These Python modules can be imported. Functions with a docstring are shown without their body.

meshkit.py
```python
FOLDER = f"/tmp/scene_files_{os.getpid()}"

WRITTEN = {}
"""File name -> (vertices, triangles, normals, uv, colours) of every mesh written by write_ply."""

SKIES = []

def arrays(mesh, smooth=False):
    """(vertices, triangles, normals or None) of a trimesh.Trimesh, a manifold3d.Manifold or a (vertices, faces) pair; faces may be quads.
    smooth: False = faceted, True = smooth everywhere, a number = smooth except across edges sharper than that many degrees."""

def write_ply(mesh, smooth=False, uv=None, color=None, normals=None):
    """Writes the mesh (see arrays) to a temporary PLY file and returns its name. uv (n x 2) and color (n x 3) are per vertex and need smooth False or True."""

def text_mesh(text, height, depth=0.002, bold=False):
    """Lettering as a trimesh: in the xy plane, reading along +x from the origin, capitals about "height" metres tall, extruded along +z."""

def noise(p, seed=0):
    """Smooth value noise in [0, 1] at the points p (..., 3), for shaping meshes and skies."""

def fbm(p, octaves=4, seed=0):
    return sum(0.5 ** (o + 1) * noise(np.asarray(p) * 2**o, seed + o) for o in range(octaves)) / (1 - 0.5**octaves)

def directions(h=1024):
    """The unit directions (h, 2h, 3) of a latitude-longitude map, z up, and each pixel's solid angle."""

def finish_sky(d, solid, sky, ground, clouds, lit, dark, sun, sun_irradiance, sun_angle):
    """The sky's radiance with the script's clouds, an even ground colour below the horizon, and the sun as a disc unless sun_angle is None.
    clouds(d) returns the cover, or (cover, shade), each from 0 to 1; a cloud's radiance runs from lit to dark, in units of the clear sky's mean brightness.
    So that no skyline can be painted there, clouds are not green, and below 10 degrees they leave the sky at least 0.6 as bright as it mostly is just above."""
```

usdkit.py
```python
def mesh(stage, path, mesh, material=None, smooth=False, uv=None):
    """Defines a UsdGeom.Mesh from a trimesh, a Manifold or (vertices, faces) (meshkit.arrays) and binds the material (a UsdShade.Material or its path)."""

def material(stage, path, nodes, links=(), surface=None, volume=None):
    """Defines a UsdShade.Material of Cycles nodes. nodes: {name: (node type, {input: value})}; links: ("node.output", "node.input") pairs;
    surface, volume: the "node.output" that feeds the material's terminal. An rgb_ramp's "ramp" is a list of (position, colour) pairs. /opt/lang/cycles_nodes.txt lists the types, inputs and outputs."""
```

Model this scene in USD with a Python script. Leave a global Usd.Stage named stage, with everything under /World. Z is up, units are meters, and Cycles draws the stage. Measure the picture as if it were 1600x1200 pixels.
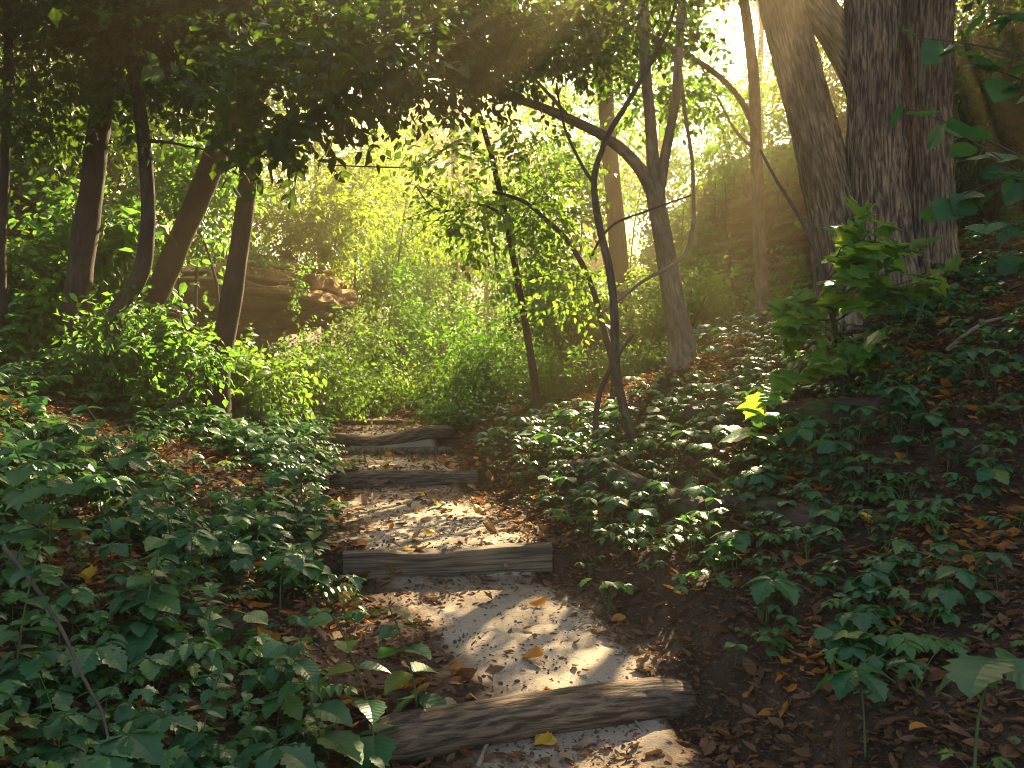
import math
import numpy as np
import usdkit
import meshkit
from pxr import Gf, Sdf, Usd, UsdGeom, UsdLux, UsdShade, Vt
from scipy.interpolate import PchipInterpolator

stage = Usd.Stage.CreateInMemory()
UsdGeom.SetStageUpAxis(stage, "Z")
UsdGeom.SetStageMetersPerUnit(stage, 1.0)
UsdGeom.Xform.Define(stage, "/World")
UsdGeom.Scope.Define(stage, "/World/Looks")

# ------------------------------------------------------------------ camera, sky, sun, exposure
F = 1386.0            # focal length of the photograph in its own pixels (1600 wide)
EYE = 1.4
EXPOSURE = 2.9
SUN_EL, SUN_AZ = math.radians(34.0), math.radians(21.0)
SUN_POWER, SUN_COLOR = 1.25, (1.0, 0.78, 0.46)
SKY_STRENGTH = 0.054
HAZE_DENSITY, HAZE_G = 0.0050, 0.74

cam = UsdGeom.Camera.Define(stage, "/World/camera")
cam.CreateHorizontalApertureAttr(36.0)
cam.CreateVerticalApertureAttr(27.0)
cam.CreateFocalLengthAttr(36.0 * F / 1600.0)
cam.CreateClippingRangeAttr(Gf.Vec2f(0.05, 2000))
cam.CreateExposureAttr(EXPOSURE)
cam.AddTranslateOp().Set(Gf.Vec3d(0, 0, EYE))
cam.AddRotateXOp().Set(90.0)

sky_mat = usdkit.material(stage, "/World/Looks/sky_light", {
    "s": ("sky_texture", {"sky_type": "single_scattering", "sun_disc": False, "sun_elevation": SUN_EL, "sun_rotation": SUN_AZ, "aerosol_density": 3.0}),
    "b": ("background_shader", {"strength": SKY_STRENGTH})}, [("s.color", "b.color")], surface="b.background")
dome = UsdLux.DomeLight.Define(stage, "/World/sky")
UsdShade.MaterialBindingAPI.Apply(dome.GetPrim()).Bind(sky_mat)
dome.GetPrim().SetCustomDataByKey("kind", "structure")

S = np.array([math.sin(SUN_AZ) * math.cos(SUN_EL), math.cos(SUN_AZ) * math.cos(SUN_EL), math.sin(SUN_EL)])
sun = UsdLux.DistantLight.Define(stage, "/World/sun")
sun.CreateIntensityAttr(SUN_POWER)
sun.CreateNormalizeAttr(True)
sun.CreateAngleAttr(0.5)
sun.CreateColorAttr(Gf.Vec3f(*SUN_COLOR))
X = np.cross([0, 0, 1], S); X /= np.linalg.norm(X)
Y = np.cross(S, X)
sun.AddTransformOp().Set(Gf.Matrix4d(*X, 0, *Y, 0, *S, 0, 0, 0, 0, 1))

rng = np.random.default_rng(11)


def seeded(k):
    global rng
    rng = np.random.default_rng(k)


# ------------------------------------------------------------------ scene bookkeeping
used = {}


def numbered(parent, name):
    k = used.get((parent, name), 0)
    used[(parent, name)] = k + 1
    return name if k == 0 else f"{name}_{k:03d}"


def tag(p, label=None, cat=None, group=None, kind=None):
    p = p.GetPrim() if hasattr(p, "GetPrim") else p
    for k, v in (("label", label), ("category", cat), ("group", group), ("kind", kind)):
        if v:
            p.SetCustomDataByKey(k, v)
    return p


def thing(name, label, cat, loc=(0, 0, 0), group=None, parent="/World"):
    x = UsdGeom.Xform.Define(stage, parent + "/" + numbered(parent, name))
    x.AddTranslateOp().Set(Gf.Vec3d(*map(float, loc)))
    return tag(x, label, cat, group)


def obj(name, mesh, mat, parent="/World", smooth=True, kind=None, origin=None, label=None):
    """One Mesh prim. mesh = (verts, faces[, uv]); origin is subtracted where the parent stands elsewhere than the world's origin."""
    parent = str(parent.GetPath()) if hasattr(parent, "GetPath") else parent
    v = np.asarray(mesh[0], float)
    if origin is not None:
        v = v - np.asarray(origin, float)
    m = usdkit.mesh(stage, parent + "/" + numbered(parent, name), (v, mesh[1]), mat, smooth=smooth, uv=mesh[2] if len(mesh) > 2 else None)
    return tag(m, label=label, kind=kind)


def cat_mesh(parts):
    vs, fs, us, n, has = [], [], [], 0, all(len(p) > 2 for p in parts)
    for p in parts:
        f = np.asarray(p[1], int)
        if f.shape[1] == 4:
            f = np.vstack([f[:, [0, 1, 2]], f[:, [0, 2, 3]]])
        vs.append(p[0]); fs.append(f + n); n += len(p[0])
        if has:
            us.append(p[2])
    return (np.vstack(vs), np.vstack(fs), np.vstack(us)) if has else (np.vstack(vs), np.vstack(fs))


def unit(v):
    v = np.asarray(v, float)
    return v / np.maximum(np.linalg.norm(v, axis=-1, keepdims=True), 1e-9)


def at(px, py, d):
    """The point d metres ahead that the photograph shows at this pixel."""
    return np.array([(px - 800) / F * d, d, EYE + (600 - py) / F * d])


# ------------------------------------------------------------------ materials
def leaf_material(name, front, back, trans=0.45, rough=0.48, vein=False, spec=0.35):
    """front: colours of the blade; back: colours of the light that passes through it."""
    n = {"g": ("geometry", {}), "o": ("object_info", {}),
         "rs": ("math", {"math_type": "add"}), "rf": ("math", {"math_type": "fraction"}),
         "ra": ("rgb_ramp", {"ramp": front}), "rb": ("rgb_ramp", {"ramp": back}),
         "p": ("principled_bsdf", {"roughness": rough, "specular_ior_level": spec}),
         "t": ("translucent_bsdf", {}), "m": ("mix_closure", {"fac": trans})}
    l = [("g.random_per_island", "rs.value1"), ("o.random", "rs.value2"), ("rs.value", "rf.value1"), ("rf.value", "ra.fac"), ("rf.value", "rb.fac"),
         ("ra.color", "p.base_color"), ("rb.color", "t.color"), ("p.BSDF", "m.closure1"), ("t.BSDF", "m.closure2")]
    if vein:
        n |= {"uv": ("uvmap", {"attribute": "st"}), "w": ("wave_texture", {"wave_type": "bands", "bands_direction": "y", "scale": 2.6, "distortion": 0.6, "detail": 1.0}),
              "b": ("bump", {"strength": 0.22, "distance": 0.003}), "nz": ("noise_texture", {"scale": 90.0, "detail": 3.0}), "ad": ("math", {"math_type": "add"})}
        l += [("uv.UV", "w.vector"), ("w.fac", "ad.value1"), ("nz.fac", "ad.value2"), ("ad.value", "b.height"), ("b.normal", "p.normal")]
    return usdkit.material(stage, "/World/Looks/" + name, n, l, surface="m.closure")


def bark_material(name, dark, light, su=34.0, sv=5.0, strength=0.9, dist=0.02, moss=None, sharp=False):
    n = {"uv": ("uvmap", {"attribute": "st"}), "mp": ("mapping", {"scale": (su, sv, 1)}),
         "n1": ("noise_texture", {"scale": 1.0, "detail": 5.0, "roughness": 0.62, "distortion": 0.5}),
         "n2": ("noise_texture", {"scale": 2.2, "detail": 4.0}), "g": ("geometry", {}),
         "r": ("rgb_ramp", {"ramp": [(0.40, dark), (0.49, tuple(0.45 * (a + b) for a, b in zip(dark, light))), (0.60, light)] if sharp else [(0.32, dark), (0.52, tuple(0.5 * (a + b) for a, b in zip(dark, light))), (0.72, light)]}),
         "r2": ("rgb_ramp", {"ramp": [(0.35, (0.6, 0.6, 0.6)), (0.7, (1.15, 1.1, 1.0))]}),
         "mx": ("mix_color", {"blend_type": "multiply", "fac": 1.0}),
         "b": ("bump", {"strength": strength, "distance": dist}), "p": ("principled_bsdf", {"roughness": 0.85, "specular_ior_level": 0.25})}
    l = [("uv.UV", "mp.vector"), ("mp.vector", "n1.vector"), ("g.position", "n2.vector"), ("n1.fac", "r.fac"), ("n2.fac", "r2.fac"),
         ("r.color", "mx.a"), ("r2.color", "mx.b"), ("n1.fac", "b.height"), ("b.normal", "p.normal")]
    out = "mx.result"
    if moss:
        n |= {"n3": ("noise_texture", {"scale": 5.0, "detail": 5.0}), "r3": ("rgb_ramp", {"ramp": [(0.52, (0, 0, 0)), (0.64, (1, 1, 1))]}), "mm": ("mix_color", {"b": moss})}
        l += [("g.position", "n3.vector"), ("n3.fac", "r3.fac"), ("r3.color", "mm.fac"), ("mx.result", "mm.a")]
        out = "mm.result"
    return usdkit.material(stage, "/World/Looks/" + name, n, l + [(out, "p.base_color")], surface="p.BSDF")


def noise_material(name, stops, scale=3.0, detail=6.0, rough=0.9, bump=0.6, dist=0.03, bscale=40.0, stretch=(1, 1, 1), spec=0.25, fine=None):
    n = {"g": ("geometry", {}), "mp": ("mapping", {"scale": stretch}), "n": ("noise_texture", {"scale": scale, "detail": detail, "roughness": 0.6}),
         "r": ("rgb_ramp", {"ramp": stops}), "nb": ("noise_texture", {"scale": bscale, "detail": 6.0, "roughness": 0.65}),
         "b": ("bump", {"strength": bump, "distance": dist}), "p": ("principled_bsdf", {"roughness": rough, "specular_ior_level": spec})}
    l = [("g.position", "mp.vector"), ("mp.vector", "n.vector"), ("n.fac", "r.fac"), ("mp.vector", "nb.vector"), ("nb.fac", "b.height"), ("b.normal", "p.normal")]
    out = "r.color"
    if fine:
        n |= {"nf": ("noise_texture", {"scale": fine[0], "detail": 4.0, "roughness": 0.7}), "rf": ("rgb_ramp", {"ramp": fine[1]}), "mf": ("mix_color", {"blend_type": "multiply", "fac": 1.0})}
        l += [("mp.vector", "nf.vector"), ("nf.fac", "rf.fac"), ("rf.color", "mf.b"), ("r.color", "mf.a")]
        out = "mf.result"
    return usdkit.material(stage, "/World/Looks/" + name, n, l + [(out, "p.base_color")], surface="p.BSDF")


G = leaf_material
M = {
    "canopy": G("canopy_leaf", [(0, (0.014, 0.032, 0.008)), (0.6, (0.024, 0.052, 0.011)), (1, (0.04, 0.07, 0.015))], [(0, (0.07, 0.15, 0.012)), (1, (0.16, 0.24, 0.02))], 0.35),  # shade put into the colour: darkened so the canopy reads near black
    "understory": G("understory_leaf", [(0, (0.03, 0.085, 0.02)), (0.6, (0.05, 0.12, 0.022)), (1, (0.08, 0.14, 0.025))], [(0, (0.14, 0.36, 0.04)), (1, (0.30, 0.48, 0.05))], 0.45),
    "bright": G("sunlit_leaf", [(0, (0.05, 0.12, 0.02)), (0.6, (0.085, 0.15, 0.022)), (1, (0.13, 0.16, 0.025))], [(0, (0.13, 0.38, 0.024)), (0.6, (0.20, 0.42, 0.028)), (1, (0.32, 0.45, 0.03))], 0.5),  # brighter green imitates sun on the leaves
    "yellow": G("yellowing_leaf", [(0, (0.07, 0.13, 0.02)), (0.5, (0.13, 0.16, 0.025)), (1, (0.20, 0.17, 0.03))], [(0, (0.22, 0.42, 0.025)), (0.6, (0.36, 0.46, 0.03)), (1, (0.50, 0.46, 0.03))], 0.5),  # yellow of the sunlight painted into green leaves
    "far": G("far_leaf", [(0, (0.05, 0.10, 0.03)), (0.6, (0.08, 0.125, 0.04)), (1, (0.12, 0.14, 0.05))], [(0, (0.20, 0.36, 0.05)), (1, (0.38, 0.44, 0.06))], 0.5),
    "herb": G("herb_leaf", [(0, (0.022, 0.085, 0.03)), (0.6, (0.035, 0.115, 0.04)), (0.9, (0.05, 0.13, 0.035)), (0.97, (0.07, 0.14, 0.03)), (1, (0.20, 0.20, 0.035))], [(0, (0.07, 0.26, 0.05)), (1, (0.16, 0.36, 0.06))], 0.3, 0.36, vein=True),
    "herb_light": G("light_herb_leaf", [(0, (0.045, 0.13, 0.035)), (1, (0.085, 0.18, 0.04))], [(0, (0.14, 0.40, 0.06)), (1, (0.26, 0.48, 0.06))], 0.35, 0.42, vein=True),
    "maple": G("maple_leaf", [(0, (0.07, 0.17, 0.025)), (1, (0.12, 0.21, 0.03))], [(0, (0.26, 0.55, 0.04)), (1, (0.46, 0.62, 0.05))], 0.45, 0.36, vein=True),
    "stem": noise_material("green_stem", [(0.3, (0.05, 0.09, 0.025)), (0.7, (0.10, 0.12, 0.04))], 20, bump=0.1),
    "twig": noise_material("twig_bark", [(0.3, (0.045, 0.032, 0.022)), (0.7, (0.09, 0.066, 0.045))], 14, bump=0.3, dist=0.004),
    "stick": noise_material("dead_stick", [(0.3, (0.17, 0.12, 0.08)), (0.7, (0.30, 0.23, 0.16))], 14, bump=0.3, dist=0.004),
    "bark_big": bark_material("ridged_bark", (0.075, 0.046, 0.028), (0.38, 0.255, 0.15), 52.0, 4.5, 0.9, 0.03, sharp=True),  # colour lightened and warmed for the glow on the big trunks
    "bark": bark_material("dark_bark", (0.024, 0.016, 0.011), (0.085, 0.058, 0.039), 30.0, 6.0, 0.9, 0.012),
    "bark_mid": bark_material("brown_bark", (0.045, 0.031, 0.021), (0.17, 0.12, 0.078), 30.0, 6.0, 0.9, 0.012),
    "bark_pale": bark_material("pale_bark", (0.13, 0.092, 0.06), (0.33, 0.24, 0.155), 30.0, 6.0, 0.8, 0.012),  # colour lightened for trunks in the sun glow and haze
    "log": bark_material("weathered_log", (0.05, 0.034, 0.022), (0.21, 0.15, 0.10), 46.0, 6.0, 1.0, 0.02, sharp=True),
    "timber": bark_material("worn_timber", (0.10, 0.075, 0.052), (0.215, 0.165, 0.115), 3.0, 55.0, 0.6, 0.006),
    "old_log": bark_material("rotting_log", (0.022, 0.015, 0.010), (0.095, 0.064, 0.042), 30.0, 6.0, 1.0, 0.02, moss=(0.05, 0.075, 0.02)),
    "endgrain": noise_material("end_grain", [(0.3, (0.06, 0.04, 0.025)), (0.7, (0.15, 0.10, 0.065))], 30, bump=0.5, dist=0.006),
}
FALLEN = {
    "orange": [(0, (0.36, 0.13, 0.02)), (1, (0.50, 0.22, 0.03))],
    "yellow": [(0, (0.52, 0.34, 0.04)), (1, (0.62, 0.44, 0.07))],
    "rust brown": [(0, (0.20, 0.062, 0.022)), (1, (0.30, 0.10, 0.03))],
    "tan": [(0, (0.27, 0.17, 0.09)), (1, (0.36, 0.24, 0.13))],
}
for c, st in FALLEN.items():
    M["fallen " + c] = leaf_material("fallen_leaf_" + c.replace(" ", "_"), st, [(0, tuple(min(1, 1.3 * x) for x in st[0][1])), (1, tuple(min(1, 1.3 * x) for x in st[1][1]))], 0.2, 0.6, vein=True, spec=0.3)
M["litter"] = leaf_material("leaf_litter", [(0, (0.06, 0.034, 0.02)), (0.4, (0.14, 0.075, 0.038)), (0.7, (0.24, 0.12, 0.052)), (0.86, (0.33, 0.14, 0.035)), (1, (0.46, 0.26, 0.05))],
                            [(0, (0.10, 0.05, 0.02)), (1, (0.45, 0.22, 0.04))], 0.15, 0.7, spec=0.2)
M["soil"] = noise_material("forest_soil", [(0.25, (0.035, 0.022, 0.013)), (0.5, (0.07, 0.043, 0.026)), (0.75, (0.11, 0.072, 0.045))], 5, 8, bump=1.0, dist=0.03, bscale=28,
                           fine=(95.0, [(0.35, (0.45, 0.4, 0.35)), (0.55, (1, 1, 1)), (0.7, (1.5, 1.3, 1.1))]))
M["sand"] = usdkit.material(stage, "/World/Looks/trodden_sand", {
    "g": ("geometry", {}), "a": ("attribute", {"attribute": "sandiness"}), "n": ("noise_texture", {"scale": 4.0, "detail": 9.0, "roughness": 0.68}),
    "n2": ("noise_texture", {"scale": 22.0, "detail": 6.0, "roughness": 0.7}), "nf": ("noise_texture", {"scale": 120.0, "detail": 4.0, "roughness": 0.7}),
    "k1": ("math", {"math_type": "multiply_add", "value2": 0.9, "value3": -0.45}), "k2": ("math", {"math_type": "multiply_add", "value2": 0.7, "value3": -0.35}),
    "s1": ("math", {"math_type": "add"}), "s2": ("math", {"math_type": "add"}),
    "r": ("rgb_ramp", {"ramp": [(0.0, (0.07, 0.044, 0.027)), (0.25, (0.13, 0.09, 0.058)), (0.5, (0.25, 0.19, 0.13)), (0.75, (0.34, 0.275, 0.195)), (1.0, (0.40, 0.335, 0.25))]}),
    "rf": ("rgb_ramp", {"ramp": [(0.32, (0.35, 0.30, 0.25)), (0.45, (0.95, 0.95, 0.95)), (0.7, (1.12, 1.08, 1.05))]}), "mf": ("mix_color", {"blend_type": "multiply", "fac": 1.0}),
    "nb": ("noise_texture", {"scale": 60.0, "detail": 8.0, "roughness": 0.7}), "b": ("bump", {"strength": 1.0, "distance": 0.014}), "p": ("principled_bsdf", {"roughness": 0.92, "specular_ior_level": 0.2})},
    [("g.position", "n.vector"), ("g.position", "n2.vector"), ("g.position", "nf.vector"), ("g.position", "nb.vector"), ("n.fac", "k1.value1"), ("n2.fac", "k2.value1"), ("k1.value", "s1.value1"), ("k2.value", "s1.value2"),
     ("s1.value", "s2.value1"), ("a.fac", "s2.value2"), ("s2.value", "r.fac"), ("nf.fac", "rf.fac"), ("r.color", "mf.a"), ("rf.color", "mf.b"), ("mf.result", "p.base_color"), ("nb.fac", "b.height"), ("b.normal", "p.normal")], surface="p.BSDF")


def rock_material(name, stops, scale=1.6, moss=0.50):
    return usdkit.material(stage, "/World/Looks/" + name, {
        "g": ("geometry", {}), "mp": ("mapping", {"scale": (0.35, 0.35, 5.0)}), "n": ("noise_texture", {"scale": scale, "detail": 8.0, "roughness": 0.6, "distortion": 0.7}),
        "r": ("rgb_ramp", {"ramp": stops}), "n2": ("noise_texture", {"scale": 2.3, "detail": 6.0}), "r2": ("rgb_ramp", {"ramp": [(moss, (0, 0, 0)), (moss + 0.12, (1, 1, 1))]}),
        "mm": ("mix_color", {"b": (0.055, 0.065, 0.022)}), "n3": ("noise_texture", {"scale": 14.0, "detail": 7.0, "roughness": 0.7}),
        "ad": ("math", {"math_type": "add"}), "b": ("bump", {"strength": 1.0, "distance": 0.08}), "p": ("principled_bsdf", {"roughness": 0.9, "specular_ior_level": 0.2})},
        [("g.position", "mp.vector"), ("mp.vector", "n.vector"), ("n.fac", "r.fac"), ("g.position", "n2.vector"), ("n2.fac", "r2.fac"), ("r2.color", "mm.fac"), ("r.color", "mm.a"),
         ("mm.result", "p.base_color"), ("g.position", "n3.vector"), ("n.fac", "ad.value1"), ("n3.fac", "ad.value2"), ("ad.value", "b.height"), ("b.normal", "p.normal")], surface="p.BSDF")


M["sandstone"] = rock_material("sandstone", scale=1.0, stops=[(0.38, (0.07, 0.034, 0.016)), (0.47, (0.34, 0.18, 0.075)), (0.54, (0.48, 0.27, 0.115)), (0.66, (0.62, 0.41, 0.21))], moss=0.60)  # colour lifted toward orange, for bounced light on the shaded ledge
M["cliff"] = rock_material("cliff_sandstone", [(0.3, (0.07, 0.042, 0.022)), (0.5, (0.20, 0.125, 0.06)), (0.7, (0.33, 0.215, 0.11))], moss=0.64)
M["grey_rock"] = rock_material("grey_rock", [(0.3, (0.22, 0.21, 0.20)), (0.7, (0.42, 0.41, 0.40))])

# ------------------------------------------------------------------ terrain
_xc = PchipInterpolator([-40, -3, 0, 2, 3.7, 5.45, 8.3, 10.3, 12.5, 15, 18, 22, 60, 160], [0.2, 0.3, 0.35, 0.28, 0.13, -0.38, -0.98, -1.38, -2.0, -2.9, -3.6, -4.0, -4, -4])
_zs = PchipInterpolator([-40, 0, 3, 5.4, 8.3, 10.3, 12.5, 15, 20, 30, 60, 160], [-0.6, -0.2, 0.0, 0.27, 0.52, 0.70, 0.84, 0.84, 0.80, 0.9, 1.5, 3.0])
# the treads: nearly level between the log steps, which stand at these distances
_zt = PchipInterpolator([-40, 0, 2.6, 3.55, 3.75, 4.5, 5.40, 5.52, 6.5, 8.22, 8.36, 9.2, 10.24, 10.42, 11.5, 12.5, 12.62, 15, 20, 60, 160],
                        [-0.6, -0.2, -0.07, -0.04, 0.085, 0.13, 0.22, 0.365, 0.38, 0.44, 0.575, 0.57, 0.57, 0.775, 0.80, 0.80, 0.865, 0.84, 0.80, 1.5, 3.0])
_cx = PchipInterpolator([-60, 0, 6, 10, 12, 14, 16, 19, 23, 40, 180], [12, 11, 9.0, 7.5, 6.8, 5.9, 5.0, 4.1, 3.7, 6, 20])   # the line of the cliff on the right
SLANT = 0.42     # the lowest log lies askew: its right end is farther away


def along(x, y):
    """Distance along the path, skewed near the lowest step so that the tread's edge follows its log."""
    w = np.clip(1 - np.abs(y - 3.7) / 1.2, 0, 1)
    w2 = np.clip(1 - np.abs(y - 5.45) / 0.7, 0, 1)
    return y - SLANT * w * np.clip(x - 0.13, -0.9, 0.9) - 0.16 * w2 * np.clip(x + 0.39, -0.8, 0.9)


def sstep(a, b, t):
    t = np.clip((t - a) / (b - a), 0, 1)
    return t * t * (3 - 2 * t)


def softplus(t, k=0.25):
    return k * np.log1p(np.exp(np.clip(t / k, -40, 40)))


def ground(x, y):
    x, y = np.asarray(x, float), np.asarray(y, float)
    u = x - _xc(y)
    r, l = softplus(u - 0.75), softplus(-u - 0.75)
    near = sstep(-1, 3, y)
    sr = 0.44 - 0.19 * sstep(8, 15, y)
    bank = near * (sr * r + 0.42 * l) + (1 - near) * 0.22 * (r + l)
    bank = bank + sstep(8.5, 12, y) * sstep(2.6, 4.5, -u) * 0.75 * np.maximum(-u - 2.6, 0)
    bank = bank * (1 - 0.6 * sstep(13, 20, y) * (1 - sstep(4, 8, np.abs(u + 0.5))))    # the hollow widens beyond the steps
    bank = bank + 3.3 * sstep(0.5, 1.3, x - _cx(y)) * sstep(2, 6, y) * (1 - sstep(23, 31, y))   # the shelf above the cliff
    bank = 9.0 * np.tanh(bank / 9.0)
    p = np.stack([x, y, 0 * x], -1)
    lump = (meshkit.fbm(p * 0.9, 3, 3) - 0.5) * 0.26 + (meshkit.fbm(p * 5.0, 3, 5) - 0.5) * 0.05
    lump = lump + (meshkit.fbm(p * 0.15, 3, 9) - 0.5) * 2.0 * sstep(14, 40, np.hypot(x, y))
    side = _zs(y) + bank + lump * sstep(0.5, 1.0, np.abs(u))
    w = 1 - sstep(0.62, 1.05, np.abs(u))
    return w * _zt(along(x, y)) + (1 - w) * side


def gz(x, y):
    return float(ground(np.array([x]), np.array([y]))[0])


def on_ground(px, py, far=40.0, near=1.5):
    """Where the line of sight through this pixel meets the ground."""
    d = np.linspace(near, far, 4000)
    x, z = (px - 800) / F * d, EYE + (600 - py) / F * d
    hit = np.nonzero(ground(x, d) >= z)[0]
    k = hit[0] if len(hit) else len(d) - 1
    return np.array([x[k], d[k], gz(x[k], d[k])])


def axis(a, b, fine0, fine1, step, growth=1.12):
    inner = list(np.arange(fine0, fine1 + 1e-6, step))
    s, lo = step, [fine0]
    while lo[-1] > a:
        s *= growth; lo.append(lo[-1] - s)
    s, hi = step, [fine1]
    while hi[-1] < b:
        s *= growth; hi.append(hi[-1] + s)
    return np.array(lo[:0:-1] + inner + hi[1:])


def grid_faces(nr, nc):
    i, j = np.meshgrid(np.arange(nr - 1), np.arange(nc - 1), indexing="ij")
    q = np.stack([i * nc + j, i * nc + j + 1, (i + 1) * nc + j + 1, (i + 1) * nc + j], -1).reshape(-1, 4)
    return np.vstack([q[:, [0, 1, 2]], q[:, [0, 2, 3]]])


gx, gy = axis(-160, 160, -4.5, 5.0, 0.05), axis(-60, 170, 1.2, 11.5, 0.05)
XX, YY = np.meshgrid(gx, gy)
ZZ = ground(XX, YY)
UU = XX - _xc(YY)
ZZ = ZZ - 0.035 * (1 - sstep(0.75, 0.95, np.abs(UU))) * sstep(1.0, 1.6, YY) * (1 - sstep(16.5, 17, YY))   # a shallow bed under the sandy path
V = np.stack([XX, YY, ZZ], -1).reshape(-1, 3)
obj("ground", (V, grid_faces(len(gy), len(gx))), M["soil"], kind="structure")

py_, pu_ = np.arange(1.0, 17.0, 0.03), np.linspace(-1.0, 1.0, 70)
PY, PU = np.meshgrid(py_, pu_, indexing="ij")
PX = PU + _xc(PY)
pp = np.stack([PX, PY, 0 * PX], -1)
edge = np.abs(PU) + (meshkit.fbm(pp * 1.6, 4, 21) - 0.5) * 0.75 + (meshkit.fbm(pp * 9, 3, 27) - 0.5) * 0.22
riser = np.maximum.reduce([1 - sstep(0.15, 0.42, np.abs(along(PX, PY) - 3.62)), 1 - sstep(0.12, 0.35, np.abs(along(PX, PY) - 5.45)), 1 - sstep(0.1, 0.3, np.abs(PY - 8.3)), 1 - sstep(0.1, 0.3, np.abs(PY - 10.33))])
edge2_ = edge + 0.5 * riser * sstep(0.42, 0.62, np.abs(PU))      # the sand does not run round the ends of the logs
PZ = ground(PX, PY) + 0.012 - 0.09 * sstep(0.74, 1.0, edge2_) + (meshkit.fbm(pp * 5, 5, 22) - 0.5) * 0.040
path = obj("sandy_path", (np.stack([PX, PY, PZ], -1).reshape(-1, 3), grid_faces(len(py_), len(pu_))), M["sand"], kind="structure")
# trodden sand in the middle of each tread, soil and crumbled leaf towards the edges and against the next riser
lane = 1 - sstep(0.40, 0.80, edge2_ + 0.30 * (1 - sstep(5.0, 5.4, PY)) * sstep(0.35, -0.5, PU))
back = np.maximum.reduce([sstep(0.75, 0.1, 5.40 - along(PX, PY)) * (PY < 5.42), sstep(1.1, 0.15, 8.22 - PY) * (PY < 8.25) * 0.8, sstep(0.9, 0.1, 10.24 - PY) * (PY < 10.26), 1.0 * (PY > 11.2)])
SAND = np.clip(1.05 * lane - 0.62 * (1 - sstep(3.2, 3.6, along(PX, PY))) - 0.50 * back * (0.6 + 0.4 * lane) - 0.10 * (PY > 5.5) + 0.25 * (meshkit.fbm(pp * 2.5, 3, 25) - 0.5), 0, 1)
UsdGeom.PrimvarsAPI(path).CreatePrimvar("sandiness", Sdf.ValueTypeNames.FloatArray, "vertex").Set(Vt.FloatArray.FromNumpy(SAND.astype(np.float32).ravel()))


# ------------------------------------------------------------------ shapes
def spline(pts, n):
    p = np.asarray(pts, float)
    t = np.concatenate([[0], np.cumsum(np.linalg.norm(np.diff(p[:, :3], axis=0), axis=1))])
    return PchipInterpolator(t, p)(np.linspace(0, t[-1], n))


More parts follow.
